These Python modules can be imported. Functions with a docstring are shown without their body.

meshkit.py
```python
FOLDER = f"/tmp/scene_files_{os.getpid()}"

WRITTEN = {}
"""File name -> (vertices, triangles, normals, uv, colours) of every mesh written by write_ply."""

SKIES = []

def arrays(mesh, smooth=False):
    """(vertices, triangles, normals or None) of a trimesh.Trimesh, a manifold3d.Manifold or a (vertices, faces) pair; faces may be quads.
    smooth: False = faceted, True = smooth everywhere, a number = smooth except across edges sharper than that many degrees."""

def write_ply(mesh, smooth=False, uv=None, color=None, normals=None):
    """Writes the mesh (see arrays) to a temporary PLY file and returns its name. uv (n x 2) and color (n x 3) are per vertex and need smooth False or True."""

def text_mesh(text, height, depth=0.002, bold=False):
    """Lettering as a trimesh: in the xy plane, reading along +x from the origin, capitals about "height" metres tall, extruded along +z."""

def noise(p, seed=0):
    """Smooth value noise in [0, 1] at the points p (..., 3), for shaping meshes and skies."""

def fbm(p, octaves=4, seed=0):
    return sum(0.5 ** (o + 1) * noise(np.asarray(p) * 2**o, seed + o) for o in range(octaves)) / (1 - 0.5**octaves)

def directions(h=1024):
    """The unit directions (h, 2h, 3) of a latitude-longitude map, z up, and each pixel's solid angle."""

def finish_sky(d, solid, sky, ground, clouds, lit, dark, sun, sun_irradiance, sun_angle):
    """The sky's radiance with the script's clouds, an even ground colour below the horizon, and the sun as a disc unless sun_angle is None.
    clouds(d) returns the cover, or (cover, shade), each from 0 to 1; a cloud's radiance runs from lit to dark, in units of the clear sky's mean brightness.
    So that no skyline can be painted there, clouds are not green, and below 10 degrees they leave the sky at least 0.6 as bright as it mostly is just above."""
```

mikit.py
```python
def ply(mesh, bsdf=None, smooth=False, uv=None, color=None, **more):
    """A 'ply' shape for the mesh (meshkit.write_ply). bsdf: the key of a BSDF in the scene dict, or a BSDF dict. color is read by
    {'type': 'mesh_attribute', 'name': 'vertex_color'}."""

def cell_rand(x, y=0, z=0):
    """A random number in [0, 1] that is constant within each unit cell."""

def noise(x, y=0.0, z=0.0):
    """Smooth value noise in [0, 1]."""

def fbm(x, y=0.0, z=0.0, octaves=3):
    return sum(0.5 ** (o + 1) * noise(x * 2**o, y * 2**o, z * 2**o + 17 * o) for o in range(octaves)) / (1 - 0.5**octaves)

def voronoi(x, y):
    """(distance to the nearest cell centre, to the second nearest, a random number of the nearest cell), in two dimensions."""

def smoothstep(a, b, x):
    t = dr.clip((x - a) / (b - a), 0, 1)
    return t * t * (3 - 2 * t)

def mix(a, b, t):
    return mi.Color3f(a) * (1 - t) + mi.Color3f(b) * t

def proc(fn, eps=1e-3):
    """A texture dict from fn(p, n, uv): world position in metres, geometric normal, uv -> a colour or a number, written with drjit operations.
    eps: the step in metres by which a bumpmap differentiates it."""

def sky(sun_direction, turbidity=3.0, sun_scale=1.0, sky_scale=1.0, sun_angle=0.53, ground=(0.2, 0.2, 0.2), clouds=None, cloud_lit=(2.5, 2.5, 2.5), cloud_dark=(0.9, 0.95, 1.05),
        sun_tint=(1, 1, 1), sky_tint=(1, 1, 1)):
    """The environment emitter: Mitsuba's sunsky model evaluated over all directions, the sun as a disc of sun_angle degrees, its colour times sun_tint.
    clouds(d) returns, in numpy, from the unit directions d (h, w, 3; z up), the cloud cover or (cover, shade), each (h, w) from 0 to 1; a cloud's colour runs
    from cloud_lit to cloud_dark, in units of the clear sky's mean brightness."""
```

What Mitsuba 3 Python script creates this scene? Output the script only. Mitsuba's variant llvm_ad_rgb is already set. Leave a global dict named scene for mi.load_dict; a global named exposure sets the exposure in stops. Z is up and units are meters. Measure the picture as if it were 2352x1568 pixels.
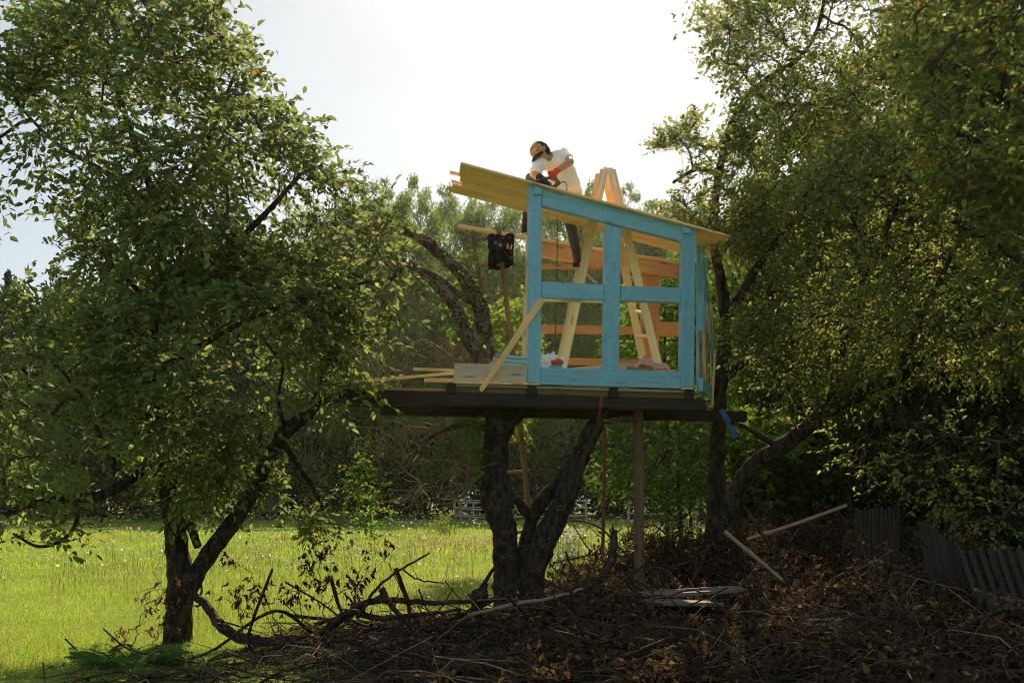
import math, random
import numpy as np, trimesh, shapely, manifold3d
import drjit as dr
import mitsuba as mi
import mikit, meshkit
from mikit import noise, fbm, voronoi, cell_rand, smoothstep, mix, proc

T = mi.ScalarTransform4f
scene, labels = {}, {}

# ---------------------------------------------------------------- camera, sky, exposure
EYE, FOC, HZN, CX = 1.5, 2287.0, 1150.0, 1176.0        # eye height; focal length, horizon row and middle column of a picture 2352 wide
scene['camera'] = {
    'type': 'perspective', 'fov': 2 * math.degrees(math.atan(CX / FOC)), 'fov_axis': 'x',
    'principal_point_offset_y': -(HZN - 784.0) / 1568.0,
    'near_clip': 0.1, 'far_clip': 2000.0,
    'to_world': T().look_at(origin=[0, 0, EYE], target=[0, 1, EYE], up=[0, 0, 1]),
    'medium': {'type': 'ref', 'id': 'air'},
}
SUN_AZ, SUN_EL = 9.0, 40.0
def veil(d):    # thin even high haze over the whole sky
    return 0.50 + 0.16 * (meshkit.noise(d * [3.0, 3.0, 7.0], 2) - 0.5) + 0.10 * (meshkit.noise(d * [9.0, 9.0, 20.0], 3) - 0.5), 0.0
scene['sky'] = mikit.sky([math.sin(math.radians(SUN_AZ)) * math.cos(math.radians(SUN_EL)), math.cos(math.radians(SUN_AZ)) * math.cos(math.radians(SUN_EL)), math.sin(math.radians(SUN_EL))],
                         turbidity=4.0, sun_scale=1.0, sky_scale=0.8, sky_tint=(1.04, 0.98, 0.92), clouds=veil, cloud_lit=(1.15, 1.15, 1.15), sun_tint=(1.0, 0.94, 0.82), ground=(0.12, 0.16, 0.06))
exposure = 2.75
HAZE = 0.00026

# ---------------------------------------------------------------- helpers
def at(x, y, Y):
    return np.array([(x - CX) / FOC * Y, Y, EYE + (HZN - y) / FOC * Y])

EYEP = np.array([0.0, 0.0, EYE])
def unit(v):
    v = np.asarray(v, float)
    return v / (np.linalg.norm(v, axis=-1, keepdims=True) + 1e-12)

def plane3(a, b, c):
    a, b, c = map(np.asarray, (a, b, c))
    n = unit(np.cross(b - a, c - a))
    return a, (n if n @ (a - EYEP) > 0 else -n)

def vplane(a, b):
    return plane3(a, b, np.asarray(a) + [0, 0, 1.0])

def hit(x, y, plane):
    p0, n = plane
    d = np.array([(x - CX) / FOC, 1.0, (HZN - y) / FOC])
    return EYEP + d * (((p0 - EYEP) @ n) / (d @ n))

def shift(plane, s):
    return plane[0] + plane[1] * s, plane[1]

def put(key, mesh, bsdf, smooth=False, uv=None, color=None, label=None, cat=None, group=None, kind=None):
    scene[key] = mikit.ply(mesh, bsdf, smooth=smooth, uv=uv, color=color)
    tag(key, label, cat, group, kind)
    return key

def tag(key, label=None, cat=None, group=None, kind=None):
    d = {k: v for k, v in (('label', label), ('category', cat), ('group', group), ('kind', kind)) if v}
    if d:
        labels[key] = d

def num(key):
    if key not in scene:
        return key
    k = 1
    while f'{key}_{k:03d}' in scene:
        k += 1
    return f'{key}_{k:03d}'

BOARD = [0]
def prism(P, ext, c=0.004):
    """convex polygon P (n,3) extruded along ext with chamfered edges; (v, f)."""
    P = np.asarray(P, float); n = len(P)
    e = unit(ext); th = np.linalg.norm(ext)
    c = min(c, th * 0.3)
    if np.cross(P[1] - P[0], P[2] - P[1]) @ e > 0:
        P = P[::-1]
    d0 = unit(np.roll(P, -1, 0) - P); dm = unit(P - np.roll(P, 1, 0))
    inn0 = np.cross(d0, e); innm = np.cross(dm, e)
    if inn0[0] @ (P.mean(0) - P[0]) < 0:
        inn0, innm = -inn0, -innm
    b = inn0 + innm
    I = P + b * (c / np.maximum((b * inn0).sum(1, keepdims=True), 0.2))
    rings = np.array([I, P + e * c, P + e * (th - c), I + e * th])
    v = rings.reshape(-1, 3); f = []
    for r in range(3):
        for i in range(n):
            j = (i + 1) % n
            f += [[r * n + i, r * n + j, (r + 1) * n + j], [r * n + i, (r + 1) * n + j, (r + 1) * n + i]]
    for i in range(1, n - 1):
        f += [[0, i + 1, i], [3 * n, 3 * n + i, 3 * n + i + 1]]
    f = np.array(f)[:, ::-1]
    return v, f

def wood_uv(v, axis, nrm):
    BOARD[0] += 1
    ac = np.cross(nrm, axis)
    return np.stack([v @ axis + BOARD[0] * 3.7, v @ ac + 0.73 * (v @ nrm) + 100.0 * BOARD[0]], 1)

def slab(key, px, plane, th, bsdf, c=0.004, axis=None, **kw):
    """a board whose seen face is the picture polygon px on the plane, going th metres away from the eye."""
    P = np.array([hit(x, y, plane) for x, y in px])
    v, f = prism(P, plane[1] * th, c)
    if axis is None:
        d = np.roll(P, -1, 0) - P
        axis = d[np.argmax(np.linalg.norm(d, axis=1))]
    return put(num(key), (v, f), bsdf, uv=wood_uv(v, unit(axis), plane[1]), **kw)

def bar(key, a, b, w, t, bsdf, up=(0, 0, 1), c=0.003, **kw):
    """a straight board from a to b, w along up, t across."""
    v, f, uv = bar_mesh(a, b, w, t, up, c)
    return put(num(key), (v, f), bsdf, uv=uv, **kw)

def bar_mesh(a, b, w, t, up=(0, 0, 1), c=0.003):
    a, b = np.asarray(a, float), np.asarray(b, float)
    ax = unit(b - a); s = unit(np.cross(ax, up)); u = np.cross(s, ax)
    P = np.array([a - u * w / 2 - s * t / 2, b - u * w / 2 - s * t / 2, b + u * w / 2 - s * t / 2, a + u * w / 2 - s * t / 2])
    v, f = prism(P, s * t, c)
    return v, f, wood_uv(v, ax, s)

def join(meshes):
    vs, fs, n = [], [], 0
    for m in meshes:
        vs.append(np.asarray(m[0])); fs.append(np.asarray(m[1]) + n); n += len(m[0])
    return np.vstack(vs), np.vstack(fs)

def catmull(pts, per=8):
    p = np.asarray(pts, float)
    p = np.vstack([2 * p[0] - p[1], p, 2 * p[-1] - p[-2]])
    out = []
    for i in range(1, len(p) - 2):
        t = np.linspace(0, 1, per, endpoint=False)[:, None]
        a, b, c, d = p[i - 1], p[i], p[i + 1], p[i + 2]
        out.append(0.5 * (2 * b + (c - a) * t + (2 * a - 5 * b + 4 * c - d) * t ** 2 + (3 * b - a - 3 * c + d) * t ** 3))
    return np.vstack(out + [p[-2:-1]])

def tube(p, r, sides=6, rough=0.0, cap=True, seed=0, freq=9.0):
    """a tapering tube along points p with radii r; (v, f)."""
    p = np.asarray(p, float); r = np.broadcast_to(np.asarray(r, float), (len(p),))
    t = unit(np.gradient(p, axis=0))
    a = np.cross(t[0], [0.3, 0.2, 0.93] if abs(t[0][2]) < 0.9 else [1, 0.1, 0]); a = unit(a)
    A = [a]
    for i in range(1, len(p)):
        a = a - t[i] * (a @ t[i]); a = unit(a); A.append(a)
    A = np.array(A); B = np.cross(t, A)
    ang = np.arange(sides) * 2 * np.pi / sides
    ring = np.cos(ang)[None, :, None] * A[:, None] + np.sin(ang)[None, :, None] * B[:, None]
    rr = r[:, None, None]
    if rough:
        q = p[:, None] + ring * rr
        rr = rr * (1 + rough * (meshkit.noise(q * freq, seed) + 0.6 * meshkit.noise(q * freq * 2.7, seed + 1) - 0.8)[..., None] * 2)
    v = (p[:, None] + ring * rr).reshape(-1, 3)
    i, j = np.meshgrid(np.arange(len(p) - 1), np.arange(sides), indexing='ij')
    q = np.stack([i * sides + j, i * sides + (j + 1) % sides, (i + 1) * sides + (j + 1) % sides, (i + 1) * sides + j], -1).reshape(-1, 4)
    f = np.vstack([q[:, [0, 1, 2]], q[:, [0, 2, 3]]])
    if cap:
        m = len(v); v = np.vstack([v, p[:1], p[-1:]]); k = np.arange(sides); last = (len(p) - 1) * sides
        f = np.vstack([f, np.stack([(k + 1) % sides, k, k * 0 + m], 1), np.stack([last + k, last + (k + 1) % sides, k * 0 + m + 1], 1)])
    return v, f

def limb_pts(rows, per=8):
    """rows of (px x, px y, Y, radius in px): points and radii in metres."""
    q = np.array([[*at(x, y, Y), r * Y / FOC] for x, y, Y, r in rows])
    q = catmull(q, per)
    return q[:, :3], np.maximum(q[:, 3], 0.002)

def rows_pts(rows, per=8):
    q = catmull(np.array([[*at(x, y, Y)] for x, y, Y in rows]), per)
    return q

# ---------------------------------------------------------------- leaves
def leaf_mesh(P, D, N, L, W, col, shape, droop=0.18, fold=0.16, rng=None):
    P, D, N = np.asarray(P), unit(D), np.asarray(N)
    S = unit(np.cross(D, N)); N = np.cross(S, D)
    L, W = np.asarray(L)[:, None, None], np.asarray(W)[:, None, None]
    if shape == 8:
        t = [0, .3, .3, .3, .68, .68, .68, 1]; s = [0, -.5, 0, .5, -.42, 0, .42, 0]; h = [0, 1, 0, 1, .8, 0, .8, 0]
        F = [[0, 1, 2], [0, 2, 3], [1, 4, 5], [1, 5, 2], [2, 5, 6], [2, 6, 3], [4, 7, 5], [5, 7, 6]]
    elif shape == 4:
        t = [0, .45, .45, .45, 1]; s = [0, -.5, 0, .5, 0]; h = [0, 1, 0, 1, 0]
        F = [[0, 1, 2], [0, 2, 3], [1, 4, 2], [2, 4, 3]]
    else:
        t = [0, .45, .45, 1]; s = [0, -.5, .5, 0]; h = [0, 1, 1, 0]
        F = [[0, 1, 3], [0, 3, 2]]
    t, s, h = (np.array(x, float)[None, :, None] for x in (t, s, h))
    v = P[:, None] + D[:, None] * (t * L) + S[:, None] * (s * W) + N[:, None] * (h * fold * W - droop * L * t * t)
    k = v.shape[1]
    f = np.array(F)[None] + (np.arange(len(P)) * k)[:, None, None]
    return v.reshape(-1, 3), f.reshape(-1, 3), np.repeat(col, k, 0)

def rnd_unit(rng, n):
    return unit(rng.normal(size=(n, 3)))

def leaf_colors(rng, n, base, var=0.25, odd=None, odd_p=0.0):
    c = np.array(base)[None] * (1 + var * rng.normal(size=(n, 1))) * (1 + 0.06 * rng.normal(size=(n, 3)))
    if odd is not None:
        m = rng.random(n) < odd_p
        c[m] = np.array(odd) * (1 + 0.2 * rng.normal(size=(m.sum(), 1)))
    return np.clip(c, 0.004, 0.9)

def sprays(S, Tn, length, m, rng, L, W, base, shape, odd=None, odd_p=0.0, up=0.9, droop=0.18, sag=0.25, clump=None, twig_r=0.0022):
    """twigs from S along Tn, each with m leaves on alternating sides. Returns twig (v, f), leaf (v, f, colour)."""
    n = len(S); Tn = unit(Tn); length = np.broadcast_to(length, (n,))
    k = (np.arange(m) + 0.7) / m
    side = unit(np.cross(Tn, [0, 0, 1.0]) + 0.15 * rnd_unit(rng, n))
    pos = S[:, None] + Tn[:, None] * (k[None, :, None] * length[:, None, None])
    pos[..., 2] -= (sag * length[:, None] * k[None] ** 2)
    pos += 0.012 * rng.normal(size=pos.shape)
    sg = np.where((np.arange(m) + rng.integers(0, 2, (n, 1))) % 2 == 0, 1.0, -1.0)[..., None]
    D = Tn[:, None] * 0.75 + side[:, None] * sg * 0.9 + 0.45 * rng.normal(size=pos.shape)
    D[..., 2] -= 0.25
    N = np.array([0, 0, up]) + 0.55 * rng.normal(size=pos.shape)
    cnt = n * m
    Ls = L * (0.65 + 0.6 * rng.random(cnt)); Ws = Ls * W * (0.8 + 0.4 * rng.random(cnt))
    col = leaf_colors(rng, cnt, base, odd=odd, odd_p=odd_p)
    if clump is not None:
        col *= np.repeat(clump, m)[:, None]
    lv = leaf_mesh(pos.reshape(-1, 3), D.reshape(-1, 3), N.reshape(-1, 3), Ls, Ws, col, shape, droop)
    # twigs: three-sided, two segments
    e = S + Tn * length[:, None]; e[:, 2] -= sag * length
    mid = S + Tn * length[:, None] * 0.5; mid[:, 2] -= sag * length * 0.25
    tv, tf = thin_tubes(np.stack([S, mid, e], 1), np.array([1.0, 0.75, 0.4]) * twig_r)
    return (tv, tf), lv

def thin_tubes(P, r):
    """many three-sided tubes at once: P (n, k, 3), r (k,) or (n, k)."""
    n, k = P.shape[:2]; r = np.broadcast_to(r, (n, k))
    t = unit(np.gradient(P, axis=1)); a = unit(np.cross(t, [0.31, 0.52, 0.79])); b = np.cross(t, a)
    ang = np.arange(3) * 2 * np.pi / 3
    v = P[:, :, None] + r[:, :, None, None] * (np.cos(ang)[None, None, :, None] * a[:, :, None] + np.sin(ang)[None, None, :, None] * b[:, :, None])
    i, j = np.meshgrid(np.arange(k - 1), np.arange(3), indexing='ij')
    q = np.stack([i * 3 + j, i * 3 + (j + 1) % 3, (i + 1) * 3 + (j + 1) % 3, (i + 1) * 3 + j], -1).reshape(-1, 4)
    f = np.vstack([q[:, [0, 1, 2]], q[:, [0, 2, 3]]])
    f = f[None] + (np.arange(n) * k * 3)[:, None, None]
    return v.reshape(-1, 3), f.reshape(-1, 3)

def sample_crown(poly, n, Yc, hmax, dref, rng, thr=0.42, freq=1.6, seed=0):
    """n points in the volume whose outline is the polygon: deepest in its middle; noise leaves gaps."""
    poly = shapely.Polygon(poly); x0, y0, x1, y1 = poly.bounds; got = []; tot = 0
    while tot < n:
        q = rng.random((4 * n, 2)) * [x1 - x0, y1 - y0] + [x0, y0]
        q = q[shapely.contains_xy(poly, q[:, 0], q[:, 1])]
        d = shapely.distance(shapely.points(q), poly.exterior)
        h = hmax * np.sqrt(np.clip(1 - (1 - np.clip(d / dref, 0, 1)) ** 2, 0, 1)) + 0.1
        yc = Yc(q[:, 0], q[:, 1]) if callable(Yc) else Yc
        Y = yc + h * (rng.random(len(q)) * 2 - 1)
        p = np.stack([(q[:, 0] - CX) / FOC * Y, Y, EYE + (HZN - q[:, 1]) / FOC * Y], 1)
        keep = meshkit.noise(p * freq + 31.7, seed) * 0.7 + meshkit.noise(p * freq * 2.6, seed + 5) * 0.3 > thr
        got.append(p[keep]); tot += keep.sum()
        if keep.sum() == 0: break
    return np.vstack(got)[:n]

def grow(roots, rr, targets, rng, wig=0.10, step=0.22, tip=0.0035, most=0.06):
    """branches from the limb points to the targets, each leaving the nearest branch already there. Returns [(points, radii)]."""
    order = np.argsort(np.min(np.linalg.norm(targets[:, None] - roots[None], axis=2), axis=1))
    cap = 60 * len(targets) + len(roots)
    pos = np.zeros((cap, 3)); par = np.full(cap, -1); cnt = np.zeros(cap); dep = np.zeros(cap)
    n = len(roots); pos[:n] = roots; chains = []
    for k in order:
        g = targets[k]
        d = np.linalg.norm(pos[:n] - g, axis=1) + 0.12 * dep[:n]
        j = int(np.argmin(d)); a = pos[j]
        L = np.linalg.norm(g - a); m = max(2, min(10, int(L / step)))
        s = np.linspace(0, 1, m + 1)[1:, None]
        off = rnd_unit(rng, 1) * wig * L
        q = a + (g - a) * s + off * (np.sin(np.pi * s)) + 0.03 * L * rng.normal(size=(m, 3)) * np.sin(np.pi * s)
        q[:, 2] += 0.08 * L * np.sin(np.pi * s[:, 0])
        ids = np.arange(n, n + m)
        if n + m > cap: break
        pos[ids] = q; par[ids] = [j, *ids[:-1]]; dep[ids] = dep[j] + L * s[:, 0]
        cnt[ids[-1]] += 1; chains.append((j, ids)); n += m
    for i in range(n - 1, len(roots) - 1, -1):
        cnt[par[i]] += cnt[i]
    out = []
    for j, ids in chains:
        r = np.minimum(tip * np.sqrt(cnt[ids]) , most)
        r0 = r[0] * 1.1 if j >= len(roots) else min(r[0] * 1.3, most)
        out.append((np.vstack([pos[j], pos[ids]]), np.concatenate([[r0], r])))
    return out

def tri_count():
    return sum(len(meshkit.WRITTEN[d['filename']][1]) for d in scene.values() if d.get('type') == 'ply')
# ---------------------------------------------------------------- materials
def rgb(*c):
    return {'type': 'rgb', 'value': list(c)}

def wood(name, dark, light, rough=0.6, tone=0.3, bump=0.0006, grain=42.0):
    def col(p, n, uv):
        k = dr.floor(uv.y / 100.0); v = uv.y - 100.0 * k
        g = fbm(uv.x * 1.3, v * grain, k * 3.1)
        fine = noise(uv.x * 7.0, v * grain * 6.0, k)
        kd, _, kr = voronoi(uv.x * 1.6 + k * 0.37, v * 9.0)
        knot = smoothstep(0.16, 0.04, kd) * smoothstep(0.55, 0.6, kr)
        t = dr.clip(0.15 + 0.75 * g + 0.25 * (fine - 0.5), 0, 1)
        blot = noise(uv.x * 2.3, v * 3.0, k + 5.0)
        return mix(dark, light, t) * (1 - tone * 0.5 + tone * cell_rand(k, 3.0)) * (0.86 + 0.28 * blot) * (1 - 0.55 * knot)
    def bmp(p, n, uv):
        k = dr.floor(uv.y / 100.0); v = uv.y - 100.0 * k
        return fbm(uv.x * 2.0, v * grain * 2.0, k)
    scene[name] = {'type': 'twosided', 'b': {'type': 'bumpmap', 't': proc(bmp, 0.002), 'scale': bump,
                   'bsdf': {'type': 'principled', 'base_color': proc(col), 'roughness': rough, 'specular': 0.35}}}

wood('pale_pine', (0.62, 0.40, 0.17), (0.90, 0.68, 0.37), tone=0.4, bump=0.0010)
wood('roof_pine', (0.68, 0.44, 0.18), (0.94, 0.68, 0.34), tone=0.25)
wood('orange_pine', (0.42, 0.20, 0.08), (0.68, 0.39, 0.17))
wood('grey_pine', (0.40, 0.33, 0.25), (0.62, 0.53, 0.42), tone=0.15, rough=0.7)
wood('olive_board', (0.085, 0.07, 0.025), (0.16, 0.13, 0.05), rough=0.8)
wood('tarred_beam', (0.012, 0.009, 0.007), (0.032, 0.024, 0.020), rough=0.75)
wood('weathered_wood', (0.16, 0.12, 0.085), (0.36, 0.28, 0.20), rough=0.8)
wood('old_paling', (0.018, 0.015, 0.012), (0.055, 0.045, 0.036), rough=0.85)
wood('fence_wood', (0.25, 0.21, 0.17), (0.44, 0.39, 0.33), rough=0.85, tone=0.1)
wood('dull_wood', (0.08, 0.066, 0.052), (0.17, 0.145, 0.12), rough=0.85, tone=0.15)
wood('post_log', (0.06, 0.042, 0.026), (0.19, 0.135, 0.08), rough=0.8, grain=30.0)
wood('round_log', (0.11, 0.075, 0.046), (0.33, 0.235, 0.145), rough=0.75, grain=30.0)

def blue(p, n, uv):
    k = dr.floor(uv.y / 100.0); v = uv.y - 100.0 * k
    s = fbm(uv.x * 2.2, v * 34.0, k)
    b = fbm(uv.x * 4.0, v * 6.0, k + 2.0)
    d = noise(uv.x * 60.0, v * 60.0, k)
    streak = noise(uv.x * 5.0, v * 170.0, k + 4.0)
    worn = smoothstep(0.70, 0.86, fbm(uv.x * 7.0, v * 30.0, k + 9.0))
    nd, _, nr = voronoi(uv.x * 5.0 + k * 0.31, v * 16.0)
    nail = smoothstep(0.055, 0.03, nd) * smoothstep(0.6, 0.62, nr)
    kd, _, kr = voronoi(uv.x * 2.1 + k * 0.77, v * 7.0)
    knot = smoothstep(0.20, 0.05, kd) * smoothstep(0.55, 0.6, kr)
    c = mix((0.15, 0.395, 0.575), (0.225, 0.525, 0.715), s * 0.8 + b * 0.5 - 0.15) * (0.92 + 0.12 * cell_rand(k, 1.0)) * (0.93 + 0.14 * d) * (0.94 + 0.11 * streak) * (1 - 0.22 * knot)
    return mix(mix(c, (0.40, 0.36, 0.26), worn * 0.4), (0.05, 0.06, 0.07), nail * 0.8)
def blue_bump(p, n, uv):
    k = dr.floor(uv.y / 100.0); v = uv.y - 100.0 * k
    return fbm(uv.x * 2.5, v * 70.0, k)
scene['blue_paint'] = {'type': 'twosided', 'b': {'type': 'bumpmap', 't': proc(blue_bump, 0.002), 'scale': 0.0014,
                       'bsdf': {'type': 'principled', 'base_color': proc(blue), 'roughness': 0.5, 'specular': 0.4}}}

def bark(name, dark, light, lichen, amount, f=1.0, bump=0.012):
    def ridges(p):
        w = noise(p.x * 6 * f, p.y * 6 * f, p.z * 4 * f)
        return fbm(p.x * 34 * f + 2 * w, p.y * 34 * f, p.z * 8 * f + w, octaves=3)
    def col(p, n, uv):
        r = ridges(p)
        c = mix(dark, light, smoothstep(0.3, 0.75, r))
        l = smoothstep(1.0 - amount, 1.08 - amount, 0.6 * fbm(p.x * 9, p.y * 9, p.z * 7) + 0.4 * noise(p.x * 45, p.y * 45, p.z * 45) + 0.12)
        return mix(c, lichen, l * 0.8)
    scene[name] = {'type': 'twosided', 'b': {'type': 'bumpmap', 't': proc(lambda p, n, uv: ridges(p), 0.003), 'scale': bump,
                   'bsdf': {'type': 'principled', 'base_color': proc(col), 'roughness': 0.85, 'specular': 0.2}}}
bark('dark_bark', (0.014, 0.010, 0.0075), (0.058, 0.043, 0.032), (0.085, 0.08, 0.062), 0.26)
bark('lichen_bark', (0.030, 0.022, 0.016), (0.12, 0.09, 0.065), (0.22, 0.20, 0.155), 0.35, bump=0.018)
scene['twig_bark'] = {'type': 'twosided', 'b': {'type': 'principled', 'base_color': rgb(0.075, 0.055, 0.04), 'roughness': 0.8, 'specular': 0.2}}
scene['dry_twig'] = {'type': 'twosided', 'b': {'type': 'principled', 'base_color': rgb(0.24, 0.18, 0.125), 'roughness': 0.7, 'specular': 0.3}}

VC = {'type': 'mesh_attribute', 'name': 'vertex_color'}
def leaf_bsdf(name, trans=1.0, rough=0.42, eta=1.38):
    scene[name] = {'type': 'principledthin', 'base_color': VC, 'roughness': rough, 'diff_trans': trans, 'eta': eta, 'spec_trans': 0.0}
leaf_bsdf('leaf', 1.25, rough=0.34, eta=1.5)
leaf_bsdf('far_leaf', 1.1, rough=0.75, eta=1.12)
leaf_bsdf('grass_blade', 1.2, rough=0.55)
leaf_bsdf('dead_leaf', 0.8, rough=0.7)
leaf_bsdf('petal', 0.9, rough=0.7)

def plain(name, c, rough=0.7, spec=0.3, **kw):
    scene[name] = {'type': 'twosided', 'b': {'type': 'principled', 'base_color': c if isinstance(c, dict) else rgb(*c), 'roughness': rough, 'specular': spec, **kw}}
plain('skin', (0.50, 0.27, 0.17), 0.5)
plain('red_glove', proc(lambda p, n, uv: mix((0.55, 0.04, 0.02), (0.75, 0.10, 0.06), noise(p.x * 60, p.y * 60, p.z * 60))), 0.7)
plain('white_cotton', proc(lambda p, n, uv: mix((0.84, 0.82, 0.78), (0.90, 0.88, 0.85), fbm(p.x * 9, p.y * 9, p.z * 9))), 0.9, sheen=0.4)
plain('dark_denim', proc(lambda p, n, uv: mix((0.045, 0.05, 0.065), (0.15, 0.16, 0.185), fbm(p.x * 14, p.y * 14, p.z * 9))), 0.9)
plain('black_fabric', proc(lambda p, n, uv: mix((0.004, 0.004, 0.004), (0.011, 0.010, 0.010), fbm(p.x * 30, p.y * 30, p.z * 30))), 0.95)
plain('black_plastic', (0.02, 0.022, 0.018), 0.35)
plain('olive_plastic', (0.10, 0.10, 0.05), 0.4)
plain('shoe_leather', proc(lambda p, n, uv: mix((0.04, 0.02, 0.015), (0.16, 0.06, 0.035), fbm(p.x * 30, p.y * 30, p.z * 30))), 0.6)
plain('pink_cloth', proc(lambda p, n, uv: mix((0.46, 0.25, 0.21), (0.62, 0.40, 0.34), fbm(p.x * 12, p.y * 12, p.z * 12))), 0.9)
plain('white_plastic', (0.78, 0.78, 0.78), 0.35)
plain('red_plastic', (0.55, 0.06, 0.06), 0.4)
plain('teal_plastic', (0.08, 0.36, 0.38), 0.4)
plain('orange_plastic', (0.75, 0.25, 0.03), 0.4)
plain('steel', (0.55, 0.55, 0.55), 0.35, metallic=1.0)
plain('galvanised', (0.72, 0.72, 0.70), 0.6)
plain('rust_strap', proc(lambda p, n, uv: mix((0.09, 0.028, 0.014), (0.18, 0.06, 0.03), fbm(p.x * 20, p.y * 20, p.z * 12))), 0.8)
plain('blue_strap', (0.05, 0.13, 0.33), 0.6)
plain('grey_strap', (0.045, 0.05, 0.045), 0.6)
plain('white_rope', (0.6, 0.57, 0.5), 0.9)
plain('cap_black', (0.02, 0.02, 0.025), 0.8)
def plaid(p, n, uv):
    a, b = uv.x * 2.0, uv.y * 2.0
    def line(x, w): 
        t = dr.abs(x - dr.floor(x) - 0.5)
        return smoothstep(w, w * 0.6, t)
    c = mix((0.70, 0.36, 0.13), (0.78, 0.62, 0.42), line(a * 1.0 + 0.3, 0.10)) 
    dk = dr.maximum(dr.maximum(line(a, 0.07), line(a + 0.22, 0.05)), dr.maximum(line(b, 0.09), line(b + 0.25, 0.07)) )
    return mix(c, (0.03, 0.025, 0.03), dk * 0.85)
plain('plaid_cloth', proc(plaid), 0.9)

def earth(p, n, uv):
    m = fbm(p.x * 0.5, p.y * 0.5, 3.0); q = fbm(p.x * 5, p.y * 5, 1.0); w = fbm(p.x * 0.11 + 7, p.y * 0.25, 2.0)
    c = mix((0.09, 0.13, 0.02), (0.17, 0.23, 0.035), m * 0.6 + q * 0.6)
    return mix(c, (0.13, 0.10, 0.05), smoothstep(0.55, 0.78, w) * 0.55)
plain('meadow', proc(earth), 0.95, 0.1)
plain('litter', proc(lambda p, n, uv: mix((0.010, 0.007, 0.005), (0.045, 0.031, 0.019), fbm(p.x * 14, p.y * 14, p.z * 14))), 0.95, 0.1)
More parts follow.
